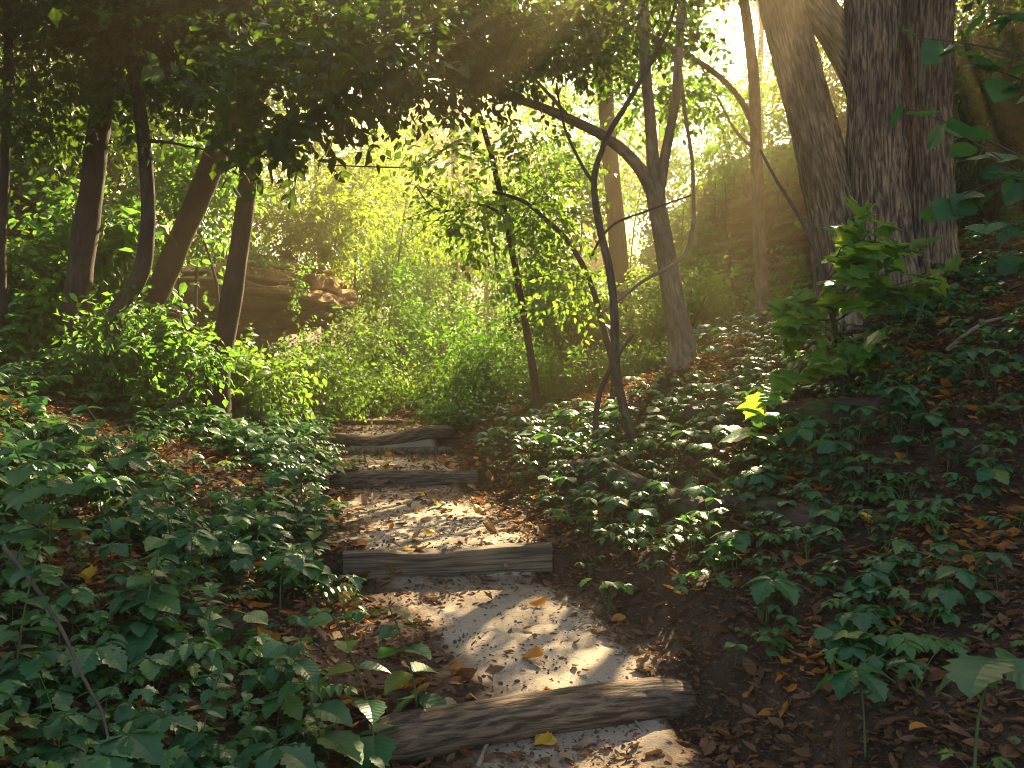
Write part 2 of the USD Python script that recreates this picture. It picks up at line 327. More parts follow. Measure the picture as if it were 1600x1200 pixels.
def tube(pts, radii, sides=10, rough=0.0, seed=0, cap=True, flute=0.0, freq=3.0):
    """A tapered limb along the points, with uv = (arc round it, length along it) in metres."""
    p, r = np.asarray(pts, float), np.broadcast_to(np.asarray(radii, float), (len(pts),))
    t = unit(np.gradient(p, axis=0))
    a = np.cross(t, [0.0, 1.0, 0.0] if abs(t[:, 1].mean()) < 0.8 else [1.0, 0, 0])
    a = unit(a)
    b = np.cross(t, a)
    ang = np.linspace(0, 2 * np.pi, sides + 1)
    L = np.concatenate([[0], np.cumsum(np.linalg.norm(np.diff(p, axis=0), axis=1))])
    ring = np.cos(ang)[None, :, None] * a[:, None] + np.sin(ang)[None, :, None] * b[:, None]
    k = np.ones((len(p), sides + 1))
    if rough:
        q = np.stack([np.cos(ang)[None] + 0 * L[:, None], np.sin(ang)[None] + 0 * L[:, None], L[:, None] + 0 * ang[None]], -1)
        k = k + rough * (meshkit.fbm(q * [1.3, 1.3, freq] + 7 * seed, 3, seed) - 0.5) * 2
        if flute:
            ridge = meshkit.noise(np.stack([ang[None] * r.max() * 30 + 0 * L[:, None] + 3 * meshkit.noise(q * [0.5, 0.5, 4.0], seed + 3), L[:, None] * 3.4 + 0 * ang[None], 0 * q[..., 0]], -1), seed + 5)
            wrap = np.minimum(1, 6 * (1 - np.abs(ang - np.pi) / np.pi))[None]
            k = k + flute * wrap * (np.abs(ridge - 0.5) * 2 - 0.5)
    k[:, -1] = k[:, 0]
    v = p[:, None] + (r[:, None] * k)[..., None] * ring
    uv = np.stack([ang[None] * max(r.mean(), 1e-4) + 0 * L[:, None], L[:, None] + 0 * ang[None]], -1)
    v, uv, f = v.reshape(-1, 3), uv.reshape(-1, 2), grid_faces(len(p), sides + 1)
    if cap:
        n, s = len(v), sides + 1
        v = np.vstack([v, p[0], p[-1]]); uv = np.vstack([uv, [0, 0], [0, L[-1]]])
        j = np.arange(sides)
        f = np.vstack([f, np.stack([np.full(sides, n), j + 1, j], 1), np.stack([np.full(sides, n + 1), (len(p) - 1) * s + j, (len(p) - 1) * s + j + 1], 1)])
    return v, f, uv


LEAF4 = (np.array([[0, 0, 0], [-0.30, 0.42, 0.06], [0, 1, -0.05], [0.30, 0.42, 0.06]]), np.array([[0, 2, 1], [0, 3, 2]]))
LEAF6 = (np.array([[0, 0, 0], [-0.25, 0.25, 0.05], [-0.24, 0.60, 0.04], [0, 1, -0.10], [0.24, 0.60, 0.04], [0.25, 0.25, 0.05], [0, 0.45, 0.0]]),
         np.array([[0, 6, 1], [1, 6, 2], [2, 6, 3], [3, 6, 4], [4, 6, 5], [5, 6, 0]]))


def leaves(pos, direc, normal, size, shape=LEAF4):
    """Many leaves in one mesh, every one an island of its own."""
    y = unit(direc)
    x = unit(np.cross(y, normal))
    z = np.cross(x, y)
    s = np.asarray(size)[:, None, None]
    t = shape[0]
    v = pos[:, None] + s * (t[None, :, :1] * x[:, None] + t[None, :, 1:2] * y[:, None] + t[None, :, 2:] * z[:, None])
    k = len(t)
    f = (shape[1][None] + (np.arange(len(pos)) * k)[:, None, None]).reshape(-1, 3)
    return v.reshape(-1, 3), f


def sprays(centres, outward, n_leaf, length, leaf, flat=0.75, droop=0.35, shape=LEAF4, twigs=None):
    """Leafy twigs: at each centre a twig that runs outward and droops, with leaves set alternately left and right in a loose plane."""
    n = len(centres)
    d = unit(outward + rng.normal(0, 0.45, (n, 3)))
    d[:, 2] -= droop * rng.random(n)
    d = unit(d)
    up = unit(np.array([0, 0, 1.0]) * flat + rng.normal(0, 0.45, (n, 3)))
    side = unit(np.cross(d, up))
    L = length * rng.uniform(0.6, 1.3, n)
    t = (np.arange(n_leaf) + 0.6) / n_leaf
    k = np.where(np.arange(n_leaf) % 2, 1.0, -1.0)
    tt = np.clip(t[None] + rng.normal(0, 0.06, (n, n_leaf)), 0, 1.1)
    pos = centres[:, None] + (L[:, None] * tt)[..., None] * d[:, None] + np.array([0, 0, -0.25]) * (L[:, None] * tt ** 2)[..., None] * droop
    ld = d[:, None] * 0.55 + k[None, :, None] * side[:, None] * 0.8 + np.array([0, 0, -0.35]) + rng.normal(0, 0.3, (n, n_leaf, 3))
    nn = up[:, None] + rng.normal(0, 0.35, (n, n_leaf, 3))
    sz = leaf * rng.uniform(0.55, 1.2, (n, n_leaf))
    m = leaves(pos.reshape(-1, 3), ld.reshape(-1, 3), nn.reshape(-1, 3), sz.ravel(), shape)
    if twigs is not None:
        for i in range(n):
            q = centres[i] + np.linspace(0, 1, 4)[:, None] * L[i] * d[i] + np.array([0, 0, -0.25]) * (L[i] * np.linspace(0, 1, 4) ** 2)[:, None] * droop
            twigs.append(tube(q, np.linspace(0.006, 0.002, 4), 3, cap=False))
    return m


def blob(c, rad, n, hollow=0.35, lumps=7, spread=0.5):
    """n points gathered in lumps through an uneven ellipsoid, and the way out of it at each."""
    c, rad = np.asarray(c, float), np.asarray(rad, float)
    k = unit(rng.normal(0, 1, (lumps, 3))) * rng.uniform(hollow, 0.85, (lumps, 1))
    w = rng.integers(0, lumps, n)
    q = k[w] + unit(rng.normal(0, 1, (n, 3))) * (rng.random((n, 1)) ** 0.5) * spread
    return c + q * rad, unit(q * rad + rng.normal(0, 0.15, (n, 3)))


def crown(blobs, n_leaf=9, length=0.45, leaf=0.1, flat=0.75, droop=0.35, shape=LEAF4, twigs=None, lumps=7, spread=0.5, more=1.0):
    """blobs: (centre, radii, number of leafy twigs)."""
    parts = []
    for c, r, n in blobs:
        inside = abs(c[0] / max(c[1], 1)) < 0.62 and (c[2] - EYE) / max(c[1], 1) < 0.5
        n = int(n * (more if inside else 1))
        p, o = blob(c, r, n, lumps=int(lumps * (1 if more < 1.5 else 1.6)), spread=spread)
        keep = n if twigs is None else n // 4
        parts.append(sprays(p[:keep], o[:keep], n_leaf, length, leaf, flat, droop, shape, twigs))
        if keep < n:
            parts.append(sprays(p[keep:], o[keep:], n_leaf, length, leaf, flat, droop, shape))
    return cat_mesh(parts)


def pb(px, py, d, rx, ry, depth, n):
    """A crown lump where the photograph shows it: pixel centre, distance, half-size in pixels, half-depth in metres."""
    return at(px, py, d), (rx / F * d, depth, ry / F * d), n


def limb(spec, n=24, sides=12, rough=0.10, seed=0, top=None, flute=0.0, sink=0.25, freq=3.0):
    """spec: (px, py, distance, width in pixels); top: the height to which the stem goes on above the frame."""
    q = np.array([[*at(a, b, d), w / F * d / 2] for a, b, d, w in spec])
    if top is not None and q[-1, 2] < top:
        dv = unit(q[-1, :3] - q[-2, :3]); dv = unit(dv + [0, 0, 0.6])
        k = (top - q[-1, 2]) / dv[2]
        q = np.vstack([q, [*(q[-1, :3] + dv * k), q[-1, 3] * 0.35]])
    if sink:
        b = q[0].copy(); b[2] = gz(b[0], b[1]) - sink
        if b[2] < q[0, 2] - 0.05:
            flare = q[0].copy(); flare[2] = gz(b[0], b[1]) + 0.02; flare[3] *= 1.22; b[3] *= 1.6
            q = np.vstack([[b], [flare], q]) if flare[2] < q[0, 2] - 0.04 else np.vstack([[b], q])
    s = spline(q, n)
    return tube(s[:, :3], np.maximum(s[:, 3], 0.003), sides, rough, seed, flute=flute, freq=freq), q


# ------------------------------------------------------------------ rocks and cliff
def strata(z, q, seed):
    """How far each bed of the sandstone stands proud."""
    k = z / 0.23 + 1.2 * meshkit.fbm(q * 0.35, 2, seed)
    i = np.floor(k)
    f = k - i
    h = lambda m: meshkit.noise(np.stack([m * 7.31, 0 * m + seed, 0 * m], -1), seed)
    return h(i) + (h(i + 1) - h(i)) * sstep(0.75, 1.0, f) - 0.75 * np.exp(-((f - 0.86) / 0.13) ** 2)


zl = np.linspace(1.2, 3.55, 190)
th = np.linspace(0, 2 * np.pi, 171)[:-1]
xr = PchipInterpolator([1.2, 1.85, 2.05, 2.35, 2.5, 2.65, 3.05, 3.2, 3.55], [-4.6, -4.25, -3.95, -3.15, -2.65, -2.5, -2.45, -2.6, -4.2])(zl)
yf = PchipInterpolator([1.2, 1.9, 2.4, 2.8, 3.1, 3.55], [13.3, 12.9, 12.35, 12.1, 12.2, 13.2])(zl)
xm, ym = -8.2, 16.5
cx_, cy_ = (xr + xm) / 2, (yf + ym) / 2
e = 0.55
rx_, ry_ = np.sign(np.cos(th)) * np.abs(np.cos(th)) ** e, np.sign(np.sin(th)) * np.abs(np.sin(th)) ** e
RX = cx_[:, None] + (xr - xm)[:, None] / 2 * rx_[None]
RY = cy_[:, None] + (ym - yf)[:, None] / 2 * ry_[None]
RZ = zl[:, None] + 0 * RX
q = np.stack([RX, RY, RZ], -1)
out_ = unit(np.stack([rx_ / 1.0, ry_, 0 * rx_], -1))[None]
q = q + out_ * ((strata(RZ, q, 4) - 0.5) * 0.42 + (meshkit.fbm(q * 1.4, 4, 6) - 0.5) * 0.75 + (meshkit.fbm(q * 6, 4, 8) - 0.5) * 0.20)[..., None]
q[..., 2] += (meshkit.fbm(q * 0.9, 4, 10) - 0.5) * 0.55
nq = len(th)
f = grid_faces(len(zl), nq)
w = np.arange(len(zl) - 1) * nq
wrap = np.vstack([np.stack([w + nq - 1, w, w + nq], 1), np.stack([w + nq - 1, w + nq, w + 2 * nq - 1], 1)])
v = np.vstack([q.reshape(-1, 3), q[-1].mean(0) + [0, 0, 0.1], q[0].mean(0)])
j = np.arange(nq)
f = np.vstack([f, wrap, np.stack([np.full(nq, len(v) - 2), (len(zl) - 1) * nq + j, (len(zl) - 1) * nq + (j + 1) % nq], 1), np.stack([np.full(nq, len(v) - 1), (j + 1) % nq, j], 1)])
q = None
v = v - [0.30, 0, 0]
t = thing("rock_ledge", "overhanging sandstone ledge jutting from the left bank under yellow vines", "rock")
obj("rock_body", (v, f), M["sandstone"], t)

ya, za = np.linspace(26, 4, 260), np.linspace(0, 1, 90)
YA, ZA = np.meshgrid(ya, za, indexing="ij")
base = np.array([gz(float(_cx(y)) - 0.3, y) for y in ya])[:, None] - 0.5
rise = 4.2 + 0.7 * (meshkit.fbm(np.stack([ya * 0.5, 0 * ya, 0 * ya], -1), 3, 31)[:, None] - 0.5)
ZB = base + ZA * rise
XB = _cx(YA) + 0.35 * ZA + 3.0 * sstep(0.86, 1.0, ZA) ** 2
q = np.stack([XB, YA, ZB], -1)
XB = XB - (strata(ZB, q, 14) - 0.5) * 0.55 - (meshkit.fbm(q * 0.9, 4, 16) - 0.5) * 1.1 - (meshkit.fbm(q * 5, 3, 18) - 0.5) * 0.14
obj("rock_cliff", (np.stack([XB, YA, ZB], -1).reshape(-1, 3), grid_faces(len(ya), len(za))), M["cliff"], kind="structure")

t = thing("boulder", "small pale grey boulder behind the right-hand trees beyond the path", "rock")
iv = unit(rng.normal(0, 1, (400, 3)))
import trimesh
ico = trimesh.creation.icosphere(3)
bv = np.array(ico.vertices)
bv = bv * (0.75 + 0.6 * meshkit.fbm(bv * 1.3 + 5, 3, 41))[:, None] * [0.75, 0.6, 0.55] + at(912, 512, 21)
obj("boulder_body", (bv, np.array(ico.faces)), M["grey_rock"], t)


# ------------------------------------------------------------------ log steps and fallen logs
def log_step(name, label, ends, r, mat, bow=(0, 0, 0), squash=1.0, seed=1, group=None, sides=48, rough=0.12, cat="log step", ridges=None):
    a, b = np.array(ends[0], float), np.array(ends[1], float)
    k = np.linspace(0, 1, 60)
    p = a + (b - a) * k[:, None] + np.sin(np.pi * k)[:, None] * np.array(bow)
    if ridges is not None:
        p[:, 2] += ridges(k)
    rr = r * (1 + 0.10 * np.sin(7 * k + seed) * 0.6)
    rr = rr * np.minimum(1, 0.80 + 3 * np.minimum(k, 1 - k))
    m = tube(p, rr, sides, rough, seed, cap=False, freq=2.0, flute=0.07)
    c = p.mean(0)
    t = thing(name, label, cat, (c[0], c[1], c[2] - r), group)
    o = np.array([c[0], c[1], c[2] - r])
    v = m[0].copy()
    v[:, 2] = c[2] + (v[:, 2] - c[2]) * squash
    obj("log_body", (v, m[1], m[2]), mat, t, origin=o)
    for e in (0, -1):       # cut ends
        ring = v.reshape(60, sides + 1, 3)[e]
        mid = ring[:-1].mean(0)
        inner = mid + (ring - mid) * 0.9 + (p[e] - p[e - 1 if e else 1]) * 0.12
        vv = np.vstack([ring, inner, mid + (p[e] - p[e - 1 if e else 1]) * 0.1])
        n = sides + 1
        ff = np.vstack([[[i, i + 1, n + i + 1], [i, n + i + 1, n + i], [n + i, n + i + 1, 2 * n]] for i in range(sides)])
        obj("cut_end", (vv, ff), M["endgrain"], t, smooth=False, origin=o)
    return t


def timber_step(name, label, a, b, depth, height, mat, seed=3):
    """A squared timber with worn, rounded edges."""
    a, b = np.array(a, float), np.array(b, float)
    ax = unit(b - a); back = unit(np.cross([0, 0, 1.0], ax)); upv = np.cross(ax, back)
    prof = []
    rr = 0.022
    for sx, sz, a0 in ((1, 1, 0), (-1, 1, 90), (-1, -1, 180), (1, -1, 270)):
        for g in (0, 30, 60, 90):
            g_ = math.radians(a0 + g)
            prof.append(((depth / 2 - rr) * sx + rr * math.cos(g_), (height / 2 - rr) * sz + rr * math.sin(g_)))
    dense = []
    for i in range(len(prof)):
        p0, p1 = np.array(prof[i]), np.array(prof[(i + 1) % len(prof)])
        m = max(1, int(np.linalg.norm(p1 - p0) / 0.02))
        dense += [p0 + (p1 - p0) * s / m for s in range(m)]
    dense = np.array(dense + [dense[0]])
    L = np.linalg.norm(b - a)
    k = np.linspace(0, 1, 90)
    v = a + (b - a) * k[:, None, None] + dense[None, :, :1] * back + dense[None, :, 1:] * upv
    v = v + (meshkit.fbm(v * [4, 4, 14], 4, seed) - 0.5)[..., None] * 0.03 * unit(dense[None, :, :1] * back + dense[None, :, 1:] * upv)
    v[:, :, 2] -= 0.02 * np.exp(-((k - 0.4) / 0.2) ** 2)[:, None] * (dense[None, :, 1] > 0)
    v[:, -1] = v[:, 0]
    arc = np.concatenate([[0], np.cumsum(np.linalg.norm(np.diff(dense, axis=0), axis=1))])
    uv = np.stack([arc[None] * 6 + 0 * k[:, None], L * k[:, None] * 0.06 + 0 * arc[None]], -1)
    c = (a + b) / 2 - [0, 0, height / 2]
    t = thing(name, label, "log step", c)
    n = len(dense)
    obj("timber_body", (v.reshape(-1, 3), grid_faces(90, n), uv.reshape(-1, 2)), mat, t, smooth=50, origin=c)
    for e in (0, -1):
        ring = v[e, :-1]
        vv = np.vstack([ring, ring.mean(0)])
        j = np.arange(n - 1)
        obj("cut_end", (vv, np.stack([j, (j + 1) % (n - 1), np.full(n - 1, n - 1)], 1)), M["endgrain"], t, smooth=False, origin=c)
    return t


seeded(21)
M["timber"] = bark_material("worn_timber", (0.06, 0.043, 0.028), (0.20, 0.15, 0.10), 11.0, 34.0, 0.9, 0.008, sharp=True)
log_step("step_log", "thick grey rounded log edging the lowest sandy step nearest the viewer", ((-0.52, 3.33, 0.05), (0.77, 3.93, 0.005)), 0.092, M["log"], bow=(0, 0, 0.025), seed=2, rough=0.10)
timber_step("step_timber", "squared weathered timber riser, second step up the path", (-1.02, 5.36, 0.300), (0.24, 5.56, 0.318), 0.13, 0.17, M["timber"])
log_step("step_log", "straight brown log riser of the third step, below a small leafy tread", ((-1.68, 8.28, 0.475), (-0.32, 8.33, 0.50)), 0.105, M["log"], seed=5, rough=0.08)
log_step("step_log", "lower straight log of the stacked pair in the fourth step", ((-2.06, 10.24, 0.60), (-0.70, 10.28, 0.615)), 0.065, M["timber"], seed=7, rough=0.08, sides=40)
log_step("step_log", "upper wavy log of the stacked pair, dipping in its middle", ((-2.10, 10.38, 0.735), (-0.70, 10.42, 0.80)), 0.078, M["log"], seed=9, rough=0.08, sides=44, ridges=lambda k: 0.045 * np.sin(2 * np.pi * (k - 0.62)) )
log_step("step_log", "thin farthest log where the path levels out among fallen leaves", ((-2.62, 12.55, 0.835), (-1.55, 12.60, 0.845)), 0.05, M["log"], seed=11, rough=0.1, sides=32)


def fallen_log(name, label, a, b, r0, r1, seed, cat="fallen log", sag=0.03, mat="old_log"):
    k = np.linspace(0, 1, 48)
    p = np.array(a) + (np.array(b) - np.array(a)) * k[:, None]
    p[:, 2] = ground(p[:, 0], p[:, 1]) + (r0 + (r1 - r0) * k) * 0.55 - sag
    p[:, 2] = np.convolve(np.pad(p[:, 2], 8, mode="edge"), np.ones(17) / 17, "valid")
    rr = 0.85 * (r0 + (r1 - r0) * k) * (1 + 0.18 * (meshkit.fbm(np.stack([k * 6, 0 * k + seed, 0 * k], -1), 3, seed) - 0.5) * 2)
    m = tube(p, rr, 40, 0.22, seed, cap=False, freq=3, flute=0.12)
    c = p[24]
    t = thing(name, label, cat, c)
    obj("log_body", m, M[mat], t, origin=c)
    for e in (0, -1):
        ring = m[0].reshape(48, 41, 3)[e]
        mid = ring[:-1].mean(0) + (p[e] - p[e - 1 if e else 1]) * 0.3 * 0
        vv = np.vstack([ring, mid + unit(p[e] - p[e - 1 if e else 1]) * -0.05])
        obj("broken_end", (vv, np.array([[i, i + 1, 41] for i in range(40)])), M["endgrain"], t, smooth=False, origin=c)


def two(px0, py0, px1, py1):
    return on_ground(px0, py0), on_ground(px1, py1)


fallen_log("fallen_log", "crumbling mossy log lying down the right bank behind the squared timber step", *two(890, 748, 1105, 805), 0.13, 0.10, 3)
fallen_log("fallen_log", "rotten brown log with a hollow cut end on the right bank", *two(1120, 800, 1285, 842), 0.09, 0.11, 5)
fallen_log("fallen_log", "dark half-buried log lying level across the upper right bank", *two(1085, 655, 1385, 662), 0.11, 0.13, 7)
fallen_log("fallen_log", "dark rotten stump end poking out of the left bank", *two(205, 800, 330, 850), 0.13, 0.06, 9)

# ------------------------------------------------------------------ trees; crown lumps above the view are placed to shade the foreground
def tree(name, label, stems, crowns, bark="bark", leaf="canopy", cat="tree", opts=None, twigs=True, group=None):
    """stems: (part name, limb options, points in the photograph); crowns: (blobs, options)."""
    built = []
    for k, (pname, o, spec) in enumerate(stems):
        m, q = limb(spec, **{"seed": 3 * k + len(name), "sink": 0.3 if k == 0 else 0, **o})
        built.append((pname, m, q))
    base = built[0][2][0][:3].copy()
    base[2] = gz(base[0], base[1])
    t = thing(name, label, cat, base, group)
    for pname, m, q in built:
        obj(pname, m, M[bark], t, origin=base)
    for blobs, o in crowns:
        o = dict(o)
        lm = o.pop("mat", leaf)
        tw = [] if twigs else None
        o.setdefault("more", 2.0)
        c = crown(blobs, twigs=tw, **o)
        obj(o.pop("pname", "crown"), c, M[lm], t, smooth=False, origin=base)
        if tw:
            obj("twigs", cat_mesh(tw)[:2], M["twig"], t, origin=base, kind="stuff")
    return t, base


big = dict(n=150, sides=150, rough=0.10, flute=0.15, freq=0.9)
seeded(31)
tree("big_tree", "thick pale ridged trunk leaning left beside the twin trunks",
     [("trunk", dict(big, top=11), [(1322, 490, 8.5, 100), (1313, 430, 8.5, 84), (1302, 340, 8.6, 78), (1281, 240, 8.7, 72), (1254, 130, 8.8, 68), (1226, 20, 8.9, 66), (1204, -80, 9, 62)])],
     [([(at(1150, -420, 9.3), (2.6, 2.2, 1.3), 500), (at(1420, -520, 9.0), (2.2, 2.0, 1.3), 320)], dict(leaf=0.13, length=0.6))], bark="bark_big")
tree("big_tree", "huge double trunk with dark ridged bark at the upper right",
     [("trunk", dict(big, top=12), [(1384, 500, 8.5, 125), (1376, 430, 8.5, 104), (1371, 330, 8.5, 92), (1368, 200, 8.5, 86), (1367, 60, 8.5, 82), (1366, -100, 8.5, 80)]),
      ("trunk", dict(big, top=12, sink=0.3), [(1448, 500, 8.75, 122), (1446, 430, 8.75, 98), (1444, 300, 8.75, 84), (1444, 150, 8.75, 80), (1447, 0, 8.75, 80), (1454, -120, 8.75, 80)]),
      ("limb", dict(n=60, sides=60, rough=0.08, flute=0.08, freq=0.9, top=8), [(1362, 170, 8.6, 58), (1334, 98, 8.7, 56), (1302, 45, 8.8, 53), (1268, -5, 8.9, 50), (1225, -70, 9.0, 46)])],
     [([(at(1650, -430, 8.0), (2.6, 2.4, 1.4), 480), (at(1450, -650, 7.5), (2.8, 2.4, 1.3), 420), (at(1800, -200, 7.5), (1.6, 2.4, 1.5), 300), ((4.3, 4.0, 5.3), (1.7, 2.4, 0.9), 480)], dict(leaf=0.13, length=0.6))], bark="bark_big")  # last crown lump is added out of view, to darken the right corner

tree("forest_tree", "straight dark trunk on the left bank nearest the left edge group",
     [("trunk", dict(n=60, sides=24, rough=0.14, top=9), [(116, 545, 8, 44), (128, 400, 8, 40), (148, 260, 8, 35), (162, 130, 8.1, 31), (172, -60, 8.2, 28)])],
     [([pb(70, 90, 8.2, 150, 110, 0.9, 150), pb(240, -40, 8.2, 150, 70, 0.9, 110), (at(100, -350, 8), (2.5, 2.2, 1.3), 420)], dict(leaf=0.105))])
tree("forest_tree", "thin dark stem at the extreme left edge of the wood",
     [("trunk", dict(n=40, sides=16, rough=0.14, top=9), [(4, 520, 7.5, 16), (2, 400, 7.5, 14), (9, 240, 7.5, 14), (13, 60, 7.5, 13), (10, -60, 7.5, 12)])],
     [([((-3.6, 3.4, 4.5), (2.0, 2.6, 0.9), 900), pb(-60, 150, 7.5, 110, 140, 0.8, 130), pb(30, -30, 7.5, 120, 60, 0.8, 80), (at(-250, -250, 7), (2.4, 2.4, 1.3), 420)], dict(leaf=0.105))])  # first crown lump is added out of view, to darken the left foreground
tree("forest_tree", "dark crooked trunk with a sharp bend near its foot on the left bank",
     [("trunk", dict(n=80, sides=22, rough=0.12, top=8.5), [(178, 520, 7.5, 28), (182, 488, 7.5, 27), (205, 455, 7.5, 27), (224, 415, 7.5, 25), (232, 330, 7.5, 22), (222, 200, 7.5, 20), (205, 90, 7.5, 18), (180, 0, 7.5, 16), (166, -80, 7.5, 14)]),
      ("branch", dict(n=20, sides=8), [(228, 220, 7.5, 7), (260, 222, 7.4, 5), (310, 232, 7.2, 3), (350, 238, 7.0, 2)])],
     [([pb(230, 70, 7.3, 130, 90, 0.7, 120), pb(130, 0, 7.3, 110, 70, 0.7, 80)], dict(leaf=0.105))])
tree("forest_tree", "stout brown trunk leaning right behind the crooked trunk",
     [("trunk", dict(n=60, sides=26, rough=0.14, top=9), [(225, 520, 9, 42), (248, 455, 9, 38), (275, 390, 9, 36), (312, 305, 9, 36), (350, 210, 9.1, 36), (392, 120, 9.2, 38), (425, 10, 9.3, 34), (452, -80, 9.3, 32)])],
     [([pb(400, 40, 8.6, 150, 90, 0.9, 170), pb(520, -40, 8.8, 160, 70, 0.9, 120), (at(300, -420, 8.5), (2.6, 2.3, 1.2), 420)], dict(leaf=0.10))])
tree("forest_tree", "dark trunk leaning right in front of the sandstone ledge",
     [("trunk", dict(n=60, sides=24, rough=0.12, top=9), [(340, 580, 8.5, 38), (352, 520, 8.5, 35), (366, 440, 8.5, 32), (382, 330, 8.5, 28), (392, 220, 8.5, 25), (398, 100, 8.5, 24), (408, -60, 8.5, 22)]),
      ("branch", dict(n=30, sides=10), [(396, 150, 8.4, 12), (450, 110, 7.6, 10), (520, 80, 6.8, 8), (600, 60, 6.2, 5), (680, 50, 5.8, 3)])],
     [([pb(470, 170, 6.4, 95, 75, 0.5, 60), pb(390, 150, 6.6, 70, 80, 0.5, 40), pb(560, 110, 6.2, 90, 80, 0.5, 50)], dict(more=1.3, leaf=0.13, length=0.38, shape=LEAF6, n_leaf=7)),
      ([pb(330, 20, 8.2, 130, 90, 0.8, 120), (at(560, -430, 8), (2.4, 2.3, 1.2), 380)], dict(leaf=0.10))])

tree("forked_tree", "grey trunk that forks into three stems, one arching far left",
     [("trunk", dict(n=70, sides=40, rough=0.10, flute=0.07, freq=1.2), [(1066, 545, 9, 44), (1058, 500, 9, 37), (1046, 430, 9, 33), (1030, 340, 9, 29), (1021, 285, 9, 29)]),
      ("stem", dict(n=70, sides=22, rough=0.10), [(1026, 320, 9, 24), (1005, 272, 8.95, 20), (975, 236, 8.9, 18), (935, 208, 8.8, 16), (885, 184, 8.6, 15), (830, 162, 8.4, 13), (760, 140, 8.1, 11), (690, 110, 7.8, 8), (620, 85, 7.5, 5)]),
      ("stem", dict(n=50, sides=20, rough=0.08, top=9), [(1022, 310, 9, 24), (1017, 200, 9, 18), (1008, 100, 9, 17), (1005, 0, 9, 17), (1002, -90, 9, 15)]),
      ("stem", dict(n=50, sides=18, rough=0.08, top=9), [(1026, 315, 9, 22), (1040, 240, 9, 16), (1056, 150, 9, 14), (1062, 60, 9, 14), (1068, -40, 9, 13)]),
      ("branch", dict(n=50, sides=8), [(1060, 70, 9, 6), (1068, 160, 8.8, 6), (1082, 260, 8.6, 6), (1084, 330, 8.5, 6), (1074, 390, 8.4, 6), (1050, 415, 8.3, 6), (1010, 436, 8.2, 5), (955, 478, 8.1, 4), (935, 492, 8.1, 3)]),
      ("branch", dict(n=30, sides=8), [(890, 186, 8.6, 8), (860, 150, 8.4, 6), (800, 95, 8.0, 5), (740, 85, 7.6, 4)]),
      ("branch", dict(n=30, sides=8), [(760, 140, 8.1, 7), (700, 120, 7.6, 6), (640, 130, 7.2, 4), (580, 180, 6.9, 3)])],
     [([pb(640, 100, 7.4, 120, 70, 0.6, 100), pb(760, 60, 7.8, 110, 60, 0.6, 80), pb(560, 60, 7.2, 120, 70, 0.6, 80), pb(720, 10, 8.5, 120, 50, 0.7, 90), pb(840, 90, 8.6, 90, 45, 0.5, 45)], dict(leaf=0.095, length=0.4, more=2.0)),
      ([pb(860, 20, 8.6, 120, 50, 0.8, 70), (at(880, -330, 8.6), (2.2, 2.0, 1.0), 300), pb(1120, -70, 9.2, 90, 40, 0.7, 40)], dict(leaf=0.10)),
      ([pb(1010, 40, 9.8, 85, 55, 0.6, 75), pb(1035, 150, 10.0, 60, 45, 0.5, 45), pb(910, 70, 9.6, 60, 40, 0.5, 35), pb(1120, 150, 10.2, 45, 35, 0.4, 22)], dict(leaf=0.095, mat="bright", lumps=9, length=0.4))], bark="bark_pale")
tree("slender_tree", "slim dark tree with a kinked stem left of the forked tree",
     [("trunk", dict(n=120, sides=20, rough=0.20, freq=4.0), [(992, 700, 7.5, 16), (975, 640, 7.5, 14), (962, 570, 7.5, 14), (960, 500, 7.5, 13), (954, 430, 7.5, 12), (936, 350, 7.5, 11), (928, 285, 7.5, 10), (944, 225, 7.5, 9), (984, 155, 7.5, 8), (1020, 92, 7.5, 7), (1050, 25, 7.5, 6), (1065, -40, 7.5, 5)]),
      ("stem", dict(n=30, sides=10, sink=0.2), [(930, 668, 7.6, 9), (936, 620, 7.6, 8), (952, 580, 7.55, 7), (990, 522, 7.5, 4)]),
      ("branch", dict(n=30, sides=8), [(930, 290, 7.5, 6), (905, 250, 7.5, 5), (880, 190, 7.5, 4), (870, 130, 7.6, 3)])],
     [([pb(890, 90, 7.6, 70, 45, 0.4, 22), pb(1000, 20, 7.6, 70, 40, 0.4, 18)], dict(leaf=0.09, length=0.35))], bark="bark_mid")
tree("slender_tree", "thin pale straight tree standing in the sunbeam before the cliff",
     [("trunk", dict(n=60, sides=24, rough=0.08, top=9), [(1196, 540, 10, 26), (1192, 470, 10, 22), (1187, 380, 10, 20), (1182, 250, 10, 19), (1178, 130, 10, 17), (1168, 40, 10, 16), (1154, -60, 10, 14)]),
      ("branch", dict(n=50, sides=10), [(1183, 230, 10, 10), (1170, 180, 9.8, 10), (1140, 135, 9.5, 9), (1100, 102, 9.2, 9), (1060, 80, 9, 8), (1000, 48, 8.7, 7), (930, 25, 8.4, 6), (860, 24, 8.1, 5), (800, 30, 7.9, 3)]),
      ("branch", dict(n=30, sides=8), [(1182, 235, 10, 6), (1150, 205, 9.9, 5), (1125, 160, 9.8, 4), (1090, 90, 9.7, 3)])],
     [([pb(1130, -90, 9.8, 90, 40, 0.6, 60), pb(840, 20, 8.1, 80, 40, 0.4, 30), (at(1290, -250, 12), (1.6, 1.7, 1.0), 170)], dict(leaf=0.095))], bark="bark_pale")  # last crown lump is out of view, added to break the sun into dapples
